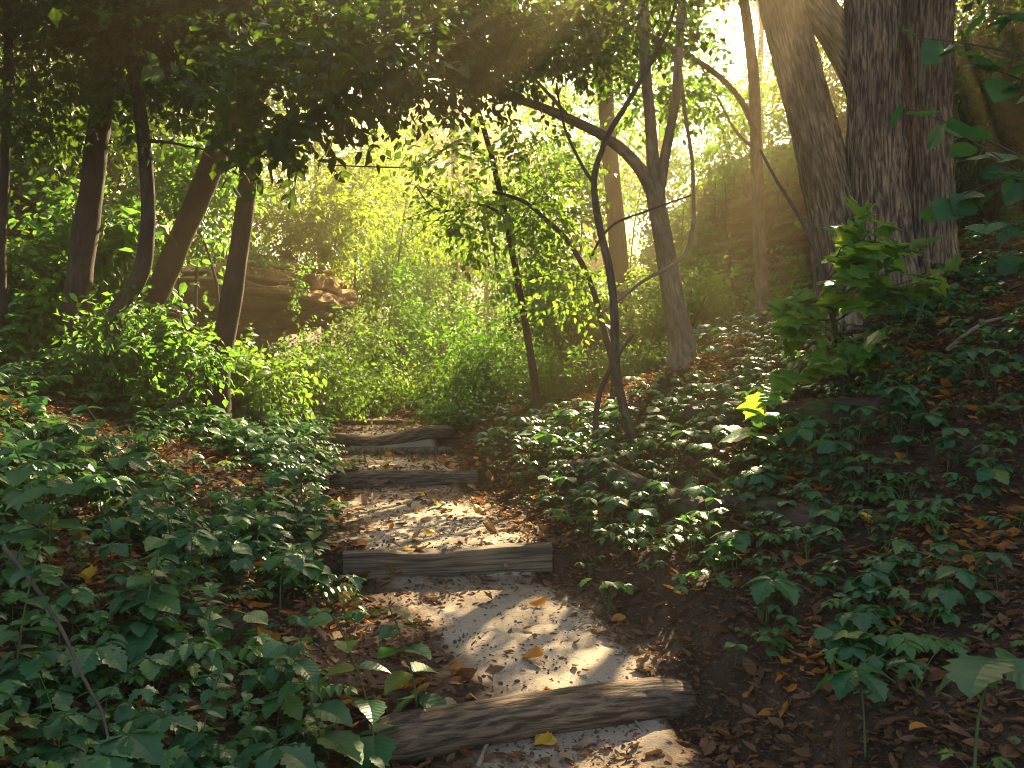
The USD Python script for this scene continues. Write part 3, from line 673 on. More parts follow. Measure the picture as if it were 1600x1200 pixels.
tree("tall_tree", "thick hazy straight trunk behind the slim kinked tree",
     [("trunk", dict(n=60, sides=30, rough=0.08, top=11), [(977, 560, 13, 36), (972, 480, 13, 31), (962, 340, 13, 27), (952, 230, 13, 25), (946, 150, 13, 25), (940, 0, 13, 24), (935, -100, 13, 24)])],
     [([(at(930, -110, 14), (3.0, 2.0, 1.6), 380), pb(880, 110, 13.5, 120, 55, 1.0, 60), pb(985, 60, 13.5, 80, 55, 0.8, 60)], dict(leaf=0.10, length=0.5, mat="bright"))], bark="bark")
tree("sapling", "thin leaning sapling rising alone right of the path bend",
     [("trunk", dict(n=90, sides=14, rough=0.20, freq=5.0), [(838, 625, 10, 13), (828, 550, 10, 12), (815, 470, 10, 11), (796, 370, 10, 10), (772, 260, 9.8, 9), (744, 160, 9.6, 8), (720, 70, 9.5, 6), (700, 10, 9.4, 4)]),
      ("branch", dict(n=20, sides=6), [(790, 340, 9.9, 5), (750, 320, 9.7, 4), (690, 330, 9.5, 3), (650, 290, 9.4, 2)]),
      ("branch", dict(n=20, sides=6), [(770, 255, 9.8, 5), (720, 225, 9.7, 4), (640, 262, 9.5, 3), (520, 258, 9.3, 2)])],
     [([pb(735, 330, 9.6, 75, 55, 0.4, 45), pb(700, 250, 9.5, 70, 40, 0.4, 30), pb(820, 300, 9.8, 60, 60, 0.4, 35)], dict(leaf=0.10, length=0.4, shape=LEAF6, mat="understory", n_leaf=7))])
tree("sapling", "thin sapling arching left over the bushes beside the slim kinked tree",
     [("trunk", dict(n=90, sides=12, rough=0.20, freq=5.0), [(960, 590, 9, 11), (945, 520, 9, 10), (922, 440, 9, 9), (890, 380, 9, 8), (850, 340, 9, 7), (812, 312, 9, 6), (770, 300, 8.9, 4)]),
      ("branch", dict(n=20, sides=6), [(925, 400, 8.9, 4), (960, 350, 8.8, 4), (1010, 330, 8.7, 3), (1080, 305, 8.6, 3)])],
     [([pb(830, 340, 8.9, 60, 40, 0.35, 35), pb(880, 430, 9, 50, 60, 0.35, 40), pb(850, 240, 8.9, 70, 50, 0.4, 30)], dict(leaf=0.085, length=0.35, shape=LEAF6, mat="understory", n_leaf=7)),
      ])

# high canopy over the hollow: trees whose crowns begin above the frame's bright middle
seeded(41)


def canopy_tree(label, px, d, width, lean, z0, z1, rad, n, leaf="canopy", name="canopy_tree", bark="bark", lf=0.13, foot=None, group=None, twigs=False):
    x = (px - 800) / F * d
    g = gz(x, d)
    k = np.linspace(0, 1, 14)
    wob = rng.normal(0, 0.05, (14, 2)).cumsum(0) * 0.6
    p = np.stack([x + lean * k * (z1 - g) * 0.9 + wob[:, 0], d + wob[:, 1], g - 0.3 + k * (z1 - g) * 0.92], 1)
    w = width / F * d / 2
    base = np.array([x, d, g])
    t = thing(name, label, "tree", base, group)
    obj("trunk", tube(p, w * (1 - 0.75 * k) * (1 + 0.4 * np.exp(-k * 25)), 16, 0.10, int(px) % 50), M[bark], t, origin=base)
    c = np.array([p[-1, 0], d, (z0 + z1) / 2])
    for _ in range(4):
        a = rng.uniform(0, 2 * np.pi)
        s = 6 + int(rng.integers(0, 5))
        e = p[s] + np.array([math.cos(a) * rad * 0.7, math.sin(a) * rad * 0.7, (z1 - z0) * 0.35])
        obj("branch", tube(p[s] + (e - p[s]) * np.linspace(0, 1, 7)[:, None] ** [1, 1, 0.8], w * 0.35 * np.linspace(1, 0.25, 7), 7, 0.05), M[bark], t, origin=base)
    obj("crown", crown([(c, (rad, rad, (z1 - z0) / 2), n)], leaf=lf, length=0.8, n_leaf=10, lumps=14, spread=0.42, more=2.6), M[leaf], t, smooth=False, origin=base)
    return t


for a in [("tall tree with a slim trunk left of the valley, high dark crown", 520, 19, 16, -0.04, 8.6, 13.5, 2.8, 420),
          ("tall tree whose high crown closes the top of the valley view", 700, 22, 18, 0.03, 10.2, 15.5, 2.6, 380),
          ("tall tree behind the yellow vines with a spreading dark crown", 400, 17, 22, -0.05, 6.8, 12.0, 2.8, 460),
          ("dark tree high on the left hillside behind the leaning trunks", 250, 15, 24, -0.05, 4.8, 11.0, 3.2, 600),
          ("dark tree on the left hillside close to the picture's left edge", 60, 13, 26, -0.03, 3.8, 10.0, 3.0, 640)]:
    canopy_tree(*a)

# shelf above the cliff: sunlit trees and bushes
seeded(43)


def bush(name, label, blobs, mat, foot=None, leaf=0.09, length=0.4, n_leaf=9, cat="shrub", group=None, lumps=8, spread=0.5, shape=LEAF4, stems=3, flat=0.75):
    c = blobs[0][0]
    base = np.array([c[0], c[1], gz(c[0], c[1])]) if foot is None else np.array(foot, float)
    t = thing(name, label, cat, base, group)
    for k in range(stems):
        b = blobs[k % len(blobs)]
        p0 = base + [rng.normal(0, 0.15), rng.normal(0, 0.15), -0.1]
        p1 = np.array(b[0]) + rng.normal(0, 0.25, 3) * np.array(b[1])
        kk = np.linspace(0, 1, 8)[:, None]
        obj("stem", tube(p0 + (p1 - p0) * kk + np.sin(np.pi * kk) * rng.normal(0, 0.12, 3), np.linspace(0.03, 0.008, 8), 6), M["twig"], t, origin=base)
    obj("foliage", crown(blobs, leaf=leaf, length=length, n_leaf=n_leaf, lumps=lumps, spread=spread, shape=shape, flat=flat, more=2.4), M[mat], t, smooth=False, origin=base)
    return t


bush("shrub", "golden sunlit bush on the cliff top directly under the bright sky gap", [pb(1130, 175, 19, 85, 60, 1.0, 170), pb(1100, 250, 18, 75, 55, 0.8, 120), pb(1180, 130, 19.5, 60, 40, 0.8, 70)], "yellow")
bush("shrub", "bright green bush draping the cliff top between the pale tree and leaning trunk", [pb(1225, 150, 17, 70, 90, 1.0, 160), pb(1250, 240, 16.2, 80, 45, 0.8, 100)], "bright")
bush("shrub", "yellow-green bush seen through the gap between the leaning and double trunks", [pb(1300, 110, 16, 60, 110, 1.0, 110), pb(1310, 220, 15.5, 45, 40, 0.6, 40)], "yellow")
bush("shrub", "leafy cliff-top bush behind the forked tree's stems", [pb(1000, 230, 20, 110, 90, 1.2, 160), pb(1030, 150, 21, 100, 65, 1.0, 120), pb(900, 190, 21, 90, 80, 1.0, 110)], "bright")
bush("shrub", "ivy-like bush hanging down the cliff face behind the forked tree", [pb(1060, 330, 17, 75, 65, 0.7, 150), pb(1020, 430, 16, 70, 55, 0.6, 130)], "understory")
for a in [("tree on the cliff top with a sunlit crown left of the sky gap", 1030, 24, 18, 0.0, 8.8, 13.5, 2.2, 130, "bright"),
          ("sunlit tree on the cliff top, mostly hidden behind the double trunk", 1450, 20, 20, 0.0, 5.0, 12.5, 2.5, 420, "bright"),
          ("slim cliff-top tree whose dark crown hangs into the top of the sky gap", 1190, 18.5, 14, 0.0, 9.3, 12.4, 1.7, 420, "canopy"),  # crown mostly above the view, placed to keep sun off the path
          ("dark tree on the cliff top behind the double trunk", 1480, 14, 26, 0.0, 4.2, 10.5, 2.6, 420, "canopy"),  # placed so its crown blocks sun from the right corner
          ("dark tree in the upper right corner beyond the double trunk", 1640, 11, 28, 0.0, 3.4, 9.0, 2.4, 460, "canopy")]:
    canopy_tree(*a, lf=0.12)

# left hill: vines over the ledge, bushes below it
seeded(45)
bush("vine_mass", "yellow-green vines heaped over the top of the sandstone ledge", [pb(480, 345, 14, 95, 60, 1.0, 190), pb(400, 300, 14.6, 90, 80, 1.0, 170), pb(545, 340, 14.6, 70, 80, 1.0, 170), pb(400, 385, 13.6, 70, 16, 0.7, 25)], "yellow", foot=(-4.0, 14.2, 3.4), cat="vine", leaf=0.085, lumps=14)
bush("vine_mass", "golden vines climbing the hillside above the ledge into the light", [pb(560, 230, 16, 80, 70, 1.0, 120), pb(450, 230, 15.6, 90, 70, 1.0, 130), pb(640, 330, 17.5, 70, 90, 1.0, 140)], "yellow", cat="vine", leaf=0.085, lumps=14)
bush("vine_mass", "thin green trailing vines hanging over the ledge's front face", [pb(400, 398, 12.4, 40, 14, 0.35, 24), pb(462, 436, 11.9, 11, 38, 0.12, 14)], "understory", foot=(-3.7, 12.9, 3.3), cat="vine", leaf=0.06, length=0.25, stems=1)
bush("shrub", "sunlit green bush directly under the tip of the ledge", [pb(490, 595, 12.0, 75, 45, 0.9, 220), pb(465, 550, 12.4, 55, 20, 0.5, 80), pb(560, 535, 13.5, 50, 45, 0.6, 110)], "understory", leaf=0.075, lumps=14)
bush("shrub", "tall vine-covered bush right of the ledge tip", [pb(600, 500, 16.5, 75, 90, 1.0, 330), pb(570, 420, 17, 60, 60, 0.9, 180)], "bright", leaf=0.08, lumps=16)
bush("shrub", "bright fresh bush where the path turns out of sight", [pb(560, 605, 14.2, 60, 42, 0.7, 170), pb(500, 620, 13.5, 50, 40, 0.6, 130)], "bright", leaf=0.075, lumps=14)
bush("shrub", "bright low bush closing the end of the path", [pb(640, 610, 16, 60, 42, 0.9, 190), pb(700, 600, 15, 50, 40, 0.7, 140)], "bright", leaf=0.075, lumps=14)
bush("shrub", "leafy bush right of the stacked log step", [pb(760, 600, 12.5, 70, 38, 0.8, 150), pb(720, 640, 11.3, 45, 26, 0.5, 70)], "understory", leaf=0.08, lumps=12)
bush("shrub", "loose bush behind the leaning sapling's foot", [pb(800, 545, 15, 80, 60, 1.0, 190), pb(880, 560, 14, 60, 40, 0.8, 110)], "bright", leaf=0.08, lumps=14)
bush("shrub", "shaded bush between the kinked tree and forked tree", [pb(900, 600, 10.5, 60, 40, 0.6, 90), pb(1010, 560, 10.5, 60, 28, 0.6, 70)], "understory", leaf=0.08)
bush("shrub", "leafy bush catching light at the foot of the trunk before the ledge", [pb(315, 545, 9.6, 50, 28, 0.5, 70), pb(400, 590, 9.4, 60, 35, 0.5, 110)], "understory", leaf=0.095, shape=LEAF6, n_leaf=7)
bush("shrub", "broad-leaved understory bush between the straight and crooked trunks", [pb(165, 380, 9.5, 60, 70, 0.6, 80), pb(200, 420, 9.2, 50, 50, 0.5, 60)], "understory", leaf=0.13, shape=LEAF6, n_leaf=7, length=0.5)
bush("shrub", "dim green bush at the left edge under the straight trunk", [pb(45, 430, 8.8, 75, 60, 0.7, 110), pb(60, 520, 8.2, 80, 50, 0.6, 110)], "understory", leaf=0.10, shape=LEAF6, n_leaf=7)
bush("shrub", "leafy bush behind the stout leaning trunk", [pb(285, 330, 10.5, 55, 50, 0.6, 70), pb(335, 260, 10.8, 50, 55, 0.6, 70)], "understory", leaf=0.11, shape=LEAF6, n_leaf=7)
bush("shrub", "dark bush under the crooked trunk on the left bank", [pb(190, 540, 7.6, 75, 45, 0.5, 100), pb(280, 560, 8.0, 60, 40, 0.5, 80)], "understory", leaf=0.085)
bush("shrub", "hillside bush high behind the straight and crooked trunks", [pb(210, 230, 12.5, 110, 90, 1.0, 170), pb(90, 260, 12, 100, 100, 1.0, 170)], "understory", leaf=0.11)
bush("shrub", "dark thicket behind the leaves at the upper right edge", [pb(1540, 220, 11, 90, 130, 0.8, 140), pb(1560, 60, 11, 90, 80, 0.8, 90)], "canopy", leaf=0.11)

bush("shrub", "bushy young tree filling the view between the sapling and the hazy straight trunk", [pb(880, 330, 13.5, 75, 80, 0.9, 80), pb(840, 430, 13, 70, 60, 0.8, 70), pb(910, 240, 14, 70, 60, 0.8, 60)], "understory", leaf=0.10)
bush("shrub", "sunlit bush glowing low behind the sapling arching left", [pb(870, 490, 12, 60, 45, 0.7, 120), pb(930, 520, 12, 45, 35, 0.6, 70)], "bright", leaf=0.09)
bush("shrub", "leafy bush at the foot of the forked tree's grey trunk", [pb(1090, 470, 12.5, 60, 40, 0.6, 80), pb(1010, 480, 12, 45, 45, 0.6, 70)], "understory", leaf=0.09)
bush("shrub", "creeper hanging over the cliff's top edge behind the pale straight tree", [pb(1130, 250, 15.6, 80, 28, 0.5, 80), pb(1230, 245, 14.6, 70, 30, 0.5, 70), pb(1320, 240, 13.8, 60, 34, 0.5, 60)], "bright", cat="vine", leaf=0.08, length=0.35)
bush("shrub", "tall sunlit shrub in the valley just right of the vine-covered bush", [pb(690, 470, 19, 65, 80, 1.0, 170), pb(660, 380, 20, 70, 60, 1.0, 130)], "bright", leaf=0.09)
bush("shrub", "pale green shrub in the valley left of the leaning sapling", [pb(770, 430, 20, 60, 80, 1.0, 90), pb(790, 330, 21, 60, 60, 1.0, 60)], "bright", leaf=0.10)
n_ = 7000
vx, vy = rng.uniform(-9, 7, n_), rng.uniform(12.5, 34, n_)
ok_ = (np.abs(vx - _xc(vy)) > np.where(vy < 17, 0.9, 0.0)) & (vx < _cx(vy) - 0.2)
vx, vy = vx[ok_], vy[ok_]
tall = meshkit.fbm(np.stack([vx, vy, 0 * vx], -1) * 0.6, 3, 88)
vz = ground(vx, vy) + rng.random(len(vx)) * 1.5 * sstep(0.3, 0.7, tall)
obj("valley_undergrowth", sprays(np.stack([vx, vy, vz], 1), unit(np.stack([rng.normal(0, 1, len(vx)), rng.normal(0, 1, len(vx)), rng.random(len(vx))], 1)), 8, 0.4, 0.095), M["bright"], smooth=False, kind="stuff")

# far valley: trees and bushes, hazy
seeded(47)
tree("forest_tree", "pale slim trunk far off in the sunlit valley",
     [("trunk", dict(n=30, sides=12, rough=0.1, top=9), [(716, 545, 24, 9), (722, 490, 24, 9), (728, 440, 24, 9), (730, 400, 24, 8)]),
      ("branch", dict(n=12, sides=6), [(722, 480, 24, 5), (708, 440, 24, 4), (700, 400, 24, 3)])],
     [([(at(740, 330, 24), (1.6, 1.4, 1.6), 150)], dict(leaf=0.12, mat="far", length=0.5))], bark="bark_pale", twigs=False)
far_places = [(620, 340, 22, 80, 90), (700, 420, 27, 70, 70), (760, 380, 30, 80, 80), (830, 420, 26, 70, 70), (860, 320, 32, 90, 80), (660, 260, 30, 90, 80), (760, 270, 34, 90, 70),
              (900, 480, 22, 60, 50), (680, 530, 22, 60, 45), (760, 520, 26, 60, 50), (580, 300, 26, 70, 90), (930, 390, 28, 60, 70), (820, 200, 38, 110, 60), (700, 180, 40, 110, 60), (960, 250, 36, 80, 80)]
words_far = ["rounded sunlit tree at mid height on the valley's left side", "hazy tree low in the middle of the valley", "pale tree deep in the valley right of the slim pale trunk", "hazy tree behind the leaning sapling",
             "tall pale tree at the valley's far right", "tall hazy tree left of the sapling's top", "distant tree filling the top of the valley", "low sunlit bush near the grey boulder",
             "low bush at the foot of the slim pale trunk", "low hazy bush in the valley centre", "sunlit tree directly behind the golden vines", "hazy tree behind the kinked tree's foot",
             "most distant tree right of the valley's top", "most distant tree left of the valley's top", "far tree between the forked tree and the hazy trunk"]
for (px, pyy, d, rx, ry), lab in zip(far_places, words_far):
    c = at(px, pyy, d)
    n = int((240 + 0.012 * rx * ry * 3) * (1.0 if pyy < 300 else 0.6 if d > 25 else 0.7))
    b = [(c, (rx / F * d, 1.6, ry / F * d), n)]
    base = np.array([c[0], d, gz(c[0], d)])
    t = thing("valley_tree", lab, "tree", base)
    k = np.linspace(0, 1, 8)[:, None]
    obj("trunk", tube(base - [0, 0, 0.3] + (c - base) * k, np.linspace(0.13, 0.05, 8), 8, 0.1), M["bark_pale"], t, origin=base)
    obj("crown", crown(b, leaf=0.13, length=0.55, n_leaf=9, lumps=14, spread=0.45, more=2.6), M["far" if d > 23 else "bright"], t, smooth=False, origin=base)

# the far-off wood that closes the view
m = []
for k in range(70):
    a = rng.uniform(-0.62, 0.62)
    d = rng.uniform(46, 75)
    x = d * math.tan(a)
    g = gz(x, d)
    top = g + rng.uniform(8, 13) * (0.55 + 0.45 * sstep(0.12, 0.35, abs(a - 0.2)))
    m.append(((x, d, (g + top) / 2), (rng.uniform(2.5, 4), 2.0, (top - g) / 2), 110))
obj("distant_wood", crown(m, leaf=0.34, length=1.2, n_leaf=8, lumps=9, spread=0.5), M["far"], smooth=False, kind="stuff")

# ------------------------------------------------------------------ maple sapling and leafy branches close on the right
def outline_leaf(pts, fold=0.25, droop=0.25):
    """A flat lobed leaf from half its outline (x >= 0, from base to tip), folded along the midrib and drooping."""
    h = np.array(pts, float)
    n = len(h)
    mid = np.stack([0 * h[:, 0], h[:, 1]], 1)
    v, uv, f = [], [], []
    for s in (-1, 1):
        o = len(v) // 1
        for (a, b), m_ in zip(h, mid):
            v.append((s * a, b)); uv.append((s * a * 1.0, b - abs(a) * 0.6))
        for m_ in mid:
            v.append(tuple(m_)); uv.append((0, m_[1]))
        for i in range(n - 1):
            q = (o + i, o + i + 1, o + n + i + 1, o + n + i)
            t1, t2 = (q[0], q[1], q[2]), (q[0], q[2], q[3])
            f += [t1, t2] if s > 0 else [t1[::-1], t2[::-1]]
    v = np.array(v)
    z = fold * np.abs(v[:, 0]) - droop * v[:, 1] ** 2 - 0.35 * v[:, 0] ** 2
    return np.column_stack([v, z]), np.array(f), np.array(uv)


def ovate(L=1.0, W=0.45, teeth=0.08, seg=11, peak=0.42, fold=0.35, droop=0.3):
    t = np.linspace(0, 1, seg)
    w = W * (np.sin(np.pi * t ** (math.log(0.5) / math.log(peak))) ** 0.85)
    w = w * (1 + teeth * np.where(np.arange(seg) % 2, 1, -1))
    w[0], w[-1] = 0.0, 0.0
    m = outline_leaf(np.column_stack([w, t * L]), fold, droop)
    return m[0], m[1], m[2]


MAPLE = [(0.02, 0.0), (0.16, -0.06), (0.30, -0.10), (0.36, 0.06), (0.52, 0.12), (0.60, 0.24), (0.46, 0.30), (0.42, 0.40), (0.56, 0.56), (0.62, 0.72), (0.44, 0.66), (0.28, 0.60), (0.22, 0.66), (0.26, 0.82), (0.12, 0.86), (0.0, 1.08)]
LOBED = [(0.02, 0.0), (0.12, 0.10), (0.26, 0.16), (0.38, 0.34), (0.26, 0.36), (0.22, 0.44), (0.36, 0.62), (0.24, 0.64), (0.17, 0.66), (0.2, 0.82), (0.08, 0.86), (0.0, 1.0)]
SHAPES = {"maple": outline_leaf(MAPLE, 0.18, 0.18), "ovate": ovate(), "wide": ovate(1, 0.62, 0.05, 11, 0.42, 0.25, 0.25), "narrow": ovate(1, 0.30, 0.10, 11, 0.45, 0.4, 0.35),
          "lobed": outline_leaf(LOBED, 0.25, 0.3), "elder": ovate(1, 0.42, 0.14, 13, 0.5, 0.3, 0.4), "curled": ovate(1, 0.40, 0.10, 11, 0.45, 0.9, -0.5), "curled2": ovate(1, 0.34, 0.12, 11, 0.45, -0.8, 0.7)}


def place(shape, pos, direc, normal, size, twist=0.0):
    v, f, uv = SHAPES[shape] if isinstance(shape, str) else shape
    y = unit(np.asarray(direc, float)); x = unit(np.cross(y, normal)); z = np.cross(x, y)
    k = twist * v[:, 1:2]
    vv = np.column_stack([v[:, 0] * np.cos(k[:, 0]) - v[:, 2] * np.sin(k[:, 0]), v[:, 1], v[:, 0] * np.sin(k[:, 0]) + v[:, 2] * np.cos(k[:, 0])])
    return np.asarray(pos, float) + size * (vv[:, :1] * x + vv[:, 1:2] * y + vv[:, 2:] * z), f, uv


def leafy(name, label, cat, stem_pts, stem_r, leaf_list, shape, mat, stem_mat="twig", group=None, base=None):
    """A plant seen close up: stems, and every leaf a part of its own. leaf_list: (position, direction, normal, size)."""
    base = np.asarray(stem_pts[0][0] if base is None else base, float)
    t = thing(name, label, cat, base, group)
    for p, r in zip(stem_pts, stem_r):
        p = spline(p, 14)
        obj("stem", tube(p, np.linspace(r, r * 0.45, len(p)), 7)[:2], M[stem_mat], t, origin=base)
    for p, d, nn, s in leaf_list:
        obj("leaf", place(shape, p, d, nn, s, rng.normal(0, 0.2)), M[mat], t, origin=base)
    return t


seeded(51)
d0 = 6.2
st = [np.array([on_ground(1322, 640) - [0, 0, 0.05], at(1316, 600, d0), at(1302, 500, d0), at(1285, 430, d0), at(1255, 350, d0 + 0.2), at(1215, 285, d0 + 0.4), at(1188, 235, d0 + 0.6)])]
sr = [0.022]
lv = []
for (a, b, c) in [((1300, 500), (1400, 400), 0.1), ((1296, 470), (1240, 490), -0.2), ((1302, 505), (1440, 440), -0.2), ((1292, 450), (1370, 350), -0.1), ((1305, 520), (1350, 540), -0.3), ((1308, 540), (1200, 610), -0.4), ((1298, 490), (1330, 440), -0.5), ((1290, 440), (1430, 380), -0.15), ((1288, 445), (1350, 390), -0.35), ((1300, 500), (1235, 520), -0.1), ((1305, 530), (1290, 570), -0.45), ((1300, 490), (1470, 425), 0.05), ((1296, 480), (1225, 470), 0.1), ((1290, 440), (1340, 345), 0.1)]:
    p0, p1 = at(*a, d0), at(*b, d0 + c)
    st.append(np.array([p0, (p0 + p1) / 2 + [0, 0, 0.03], p1])); sr.append(0.007)
    for k in np.linspace(0.35, 1.0, 6):
        for s in (-1, 1):
            q = p0 + (p1 - p0) * k
            dd = unit(unit(p1 - p0) * 0.5 + s * np.array([0.1, -0.8, 0]) + rng.normal(0, 0.3, 3) + [0, 0, -0.15])
            lv.append((q + dd * 0.05, dd, [rng.normal(0, 0.25), rng.normal(-0.75, 0.3), 0.9], rng.uniform(0.12, 0.21)))
leafy("maple_sapling", "bent young maple with large bright lobed leaves before the big trunks", "sapling", st, sr, lv, "maple", "maple")


def branch_of(name, label, runs, shape, mat, leaf, n, d, base, cat="branch"):
    st, sr, lv = [], [], []
    for a, b, dz in runs:
        p0, p1 = at(*a, d), at(*b, d + dz)
        st.append(np.array([p0, (p0 + p1) / 2 + [0, 0, 0.04], p1])); sr.append(0.007)
        for k in np.linspace(0.15, 1.0, n):
            s = 1 if rng.random() < 0.5 else -1
            q = p0 + (p1 - p0) * (k + rng.normal(0, 0.03))
            dd = unit(unit(p1 - p0) * 0.5 + s * np.array([0.0, -0.7, 0.25]) + rng.normal(0, 0.3, 3) + [0, 0, -0.25])
            lv.append((q, dd, [rng.normal(0, 0.3), rng.normal(-0.45, 0.3), 1], leaf * rng.uniform(0.7, 1.25)))
    return leafy(name, label, cat, st, sr, lv, shape, mat, base=base)


xr_ = at(1690, 560, 4.8)
trunk = np.array([[xr_[0], xr_[1], gz(xr_[0], xr_[1]) - 0.1], at(1685, 350, 4.8), at(1690, 100, 4.8), at(1700, -100, 4.8)])
t = branch_of("leafy_sapling", "broad-leaved sapling reaching in from the right edge across the dark hollow",
              [((1685, 350), (1500, 210), -0.3), ((1686, 300), (1420, 170), -0.1), ((1687, 260), (1470, 320), 0.1), ((1690, 180), (1520, 100), 0.2), ((1684, 380), (1540, 350), -0.4), ((1690, 120), (1440, 60), 0.1), ((1686, 320), (1560, 270), -0.5), ((1690, 60), (1550, 20), -0.2), ((1684, 420), (1580, 400), -0.2)],
              "wide", "herb", 0.125, 10, 4.8, None, "sapling")
kk = spline(trunk, 20)
obj("trunk", tube(kk, np.linspace(0.04, 0.02, 20), 12, 0.06)[:3], M["bark"], t, origin=np.array(UsdGeom.Xformable(t).GetLocalTransformation().ExtractTranslation()))

# ------------------------------------------------------------------ plants of the forest floor
UsdGeom.Scope.Define(stage, "/World/Looks")
kinds = {}


def plant_parts(kind, k):
    """Stems and leaves of one plant, standing at the origin: [(part name, mesh, material)]."""
    r = np.random.default_rng(900 + 31 * k + sum(map(ord, kind)))
    out = []

    def stem(pts, r0, mat="stem"):
        out.append(("stem", tube(spline(np.array(pts), 8), np.linspace(r0, r0 * 0.6, 8), 5)[:2], mat))

    def whorl(c, n, size, shape, mat, pitch, spread=2 * np.pi, a0=None, away=None):
        a0 = r.uniform(0, 6.28) if a0 is None else a0
        for i in range(n):
            a = a0 + (i + 0.5) / n * spread + r.normal(0, 0.1) if spread > 6 else a0 + (i / (n - 1) - 0.5) * spread
            pk = pitch + r.normal(0, 0.12)
            dd = np.array([math.cos(a) * math.cos(pk), math.sin(a) * math.cos(pk), math.sin(pk)])
            s = size * r.uniform(0.8, 1.12)
            nn = np.array([r.normal(0, 0.15), r.normal(0, 0.15), 1])
            out.append(("leaf", place(shape, np.asarray(c) + dd * size * 0.06, dd, nn, s, r.normal(0, 0.25)), mat))

    if kind == "creeper_plant":
        h = r.uniform(0.13, 0.30)
        top = np.array([r.normal(0, 0.03), r.normal(0, 0.03), h])
        stem([[0, 0, -0.02], [top[0] * 0.2, top[1] * 0.2, h * 0.5], top], 0.0035)
        whorl(top, 5, r.uniform(0.085, 0.125), "elder", "herb", -0.12, 2 * np.pi)
        if r.random() < 0.5:
            t2 = top * 0.55 + [r.normal(0, 0.06), r.normal(0, 0.06), 0]
            stem([top * 0.3, t2], 0.0025)
            whorl(t2, 5, 0.07, "elder", "herb", -0.15, 2 * np.pi)
    elif kind == "lobed_herb":
        for i in range(int(r.integers(3, 6))):
            a = i * 2.4 + r.normal(0, 0.3)
            L, h = r.uniform(0.06, 0.15), r.uniform(0.08, 0.20)
            top = np.array([math.cos(a) * L, math.sin(a) * L, h])
            stem([[0, 0, -0.02], top * [0.35, 0.35, 0.65], top], 0.0025)
            whorl(top, 3, r.uniform(0.06, 0.095), "lobed", "herb_light" if k % 3 == 0 else "herb", -0.2, 2.6, a)
    elif kind == "broadleaf_seedling":
        h = r.uniform(0.12, 0.26)
        top = np.array([r.normal(0, 0.03), r.normal(0, 0.03), h])
        stem([[0, 0, -0.02], top * 0.6, top], 0.003)
        whorl(top, int(r.integers(2, 5)), r.uniform(0.10, 0.15), "wide", "herb", -0.1)
        whorl(top * 0.6, 2, 0.08, "wide", "herb", 0.0)
    elif kind == "stalk_herb":
        h = r.uniform(0.38, 0.62)
        lean = np.array([r.normal(0, 0.06), r.normal(0, 0.06), 0])
        P_ = lambda q: np.array([0, 0, h * q]) + lean * q * q * 2
        stem([P_(0) - [0, 0, 0.02], P_(0.35), P_(0.7), P_(1)], 0.0045)
        for i, q in enumerate((0.3, 0.5, 0.68, 0.84, 0.97)):
            whorl(P_(q), 2 if q > 0.4 else 3, 0.15 * (1.1 - 0.55 * q), "ovate", "herb", -0.25 + 0.35 * q, 2 * np.pi, i * 1.57 + 0.4)
    elif kind == "fern_herb":
        for i in range(int(r.integers(3, 5))):
            a = i * 2.1 + r.normal(0, 0.4)
            L, h = r.uniform(0.18, 0.30), r.uniform(0.08, 0.17)
            q = lambda s: np.array([math.cos(a) * L * s, math.sin(a) * L * s, h * math.sin(s * 2.0)])
            stem([q(0), q(0.35), q(0.7), q(1)], 0.0025)
            for s in np.linspace(0.3, 1, 5):
                for sd in (-1, 1):
                    dd = unit(np.array([math.cos(a + sd * 1.1), math.sin(a + sd * 1.1), -0.15]))
                    out.append(("leaf", place("narrow", q(s), dd, [0, 0, 1], 0.095 * (1.15 - 0.5 * s), 0.1), "herb_light" if k % 2 else "herb"))
            out.append(("leaf", place("narrow", q(1), unit(q(1) - q(0.8)), [0, 0, 1], 0.07), "herb_light" if k % 2 else "herb"))
    return out


VARIANTS = {"creeper_plant": 8, "lobed_herb": 8, "broadleaf_seedling": 6, "stalk_herb": 4, "fern_herb": 4}
merged = {}
for kind, nv in VARIANTS.items():
    kinds[kind] = []
    for k in range(nv):
        path = f"/World/class_{kind}_{k:03d}"
        stage.CreateClassPrim(path)
        parts = plant_parts(kind, k)
        for pn, mesh, mat in parts:
            obj(pn, mesh, M[mat], path)
        kinds[kind].append(path)
        by = {}
        for pn, mesh, mat in parts:
            by.setdefault(mat, []).append(mesh[:2])
        merged[(kind, k)] = {m_: cat_mesh(v_) for m_, v_ in by.items()}

# places on the ground, kept to what the photograph's frame shows
seeded(61)
N = 110000
cx2 = rng.uniform(-9, 9, N); cy2 = rng.uniform(1.9, 17, N)
cz2 = ground(cx2, cy2)
px2, py2 = 800 + F * cx2 / cy2, 600 + F * (EYE - cz2) / cy2
uu = cx2 - _xc(cy2)
pn_ = np.stack([cx2, cy2, 0 * cx2], -1)
patch = meshkit.fbm(pn_ * 0.8, 3, 71)
edge2 = np.abs(uu) + (meshkit.fbm(pn_ * 1.6, 3, 72) - 0.5) * 0.5
left_d = 125 * sstep(0.62, 1.0, edge2) * sstep(0.28, 0.5, patch)
right_d = (72 * sstep(0.75, 1.15, edge2)) * sstep(0.38, 0.60, patch) + 3 * sstep(0.8, 1.2, edge2)
right_d = right_d * (1 - 0.5 * sstep(1500, 1650, px2)) * (1 - 0.5 * sstep(9.0, 11, cy2))
left_far = 1 + 0.5 * sstep(6, 9, cy2)
dens = np.where(uu < 0, left_d * left_far, right_d) * sstep(1.9, 2.6, cy2)
area = 18 * 15.1
keep = rng.random(N) < dens * area / N
keep &= (px2 > -500) & (px2 < 2100) & (py2 < 1500)
keep &= (cx2 < _cx(cy2) - 0.4)
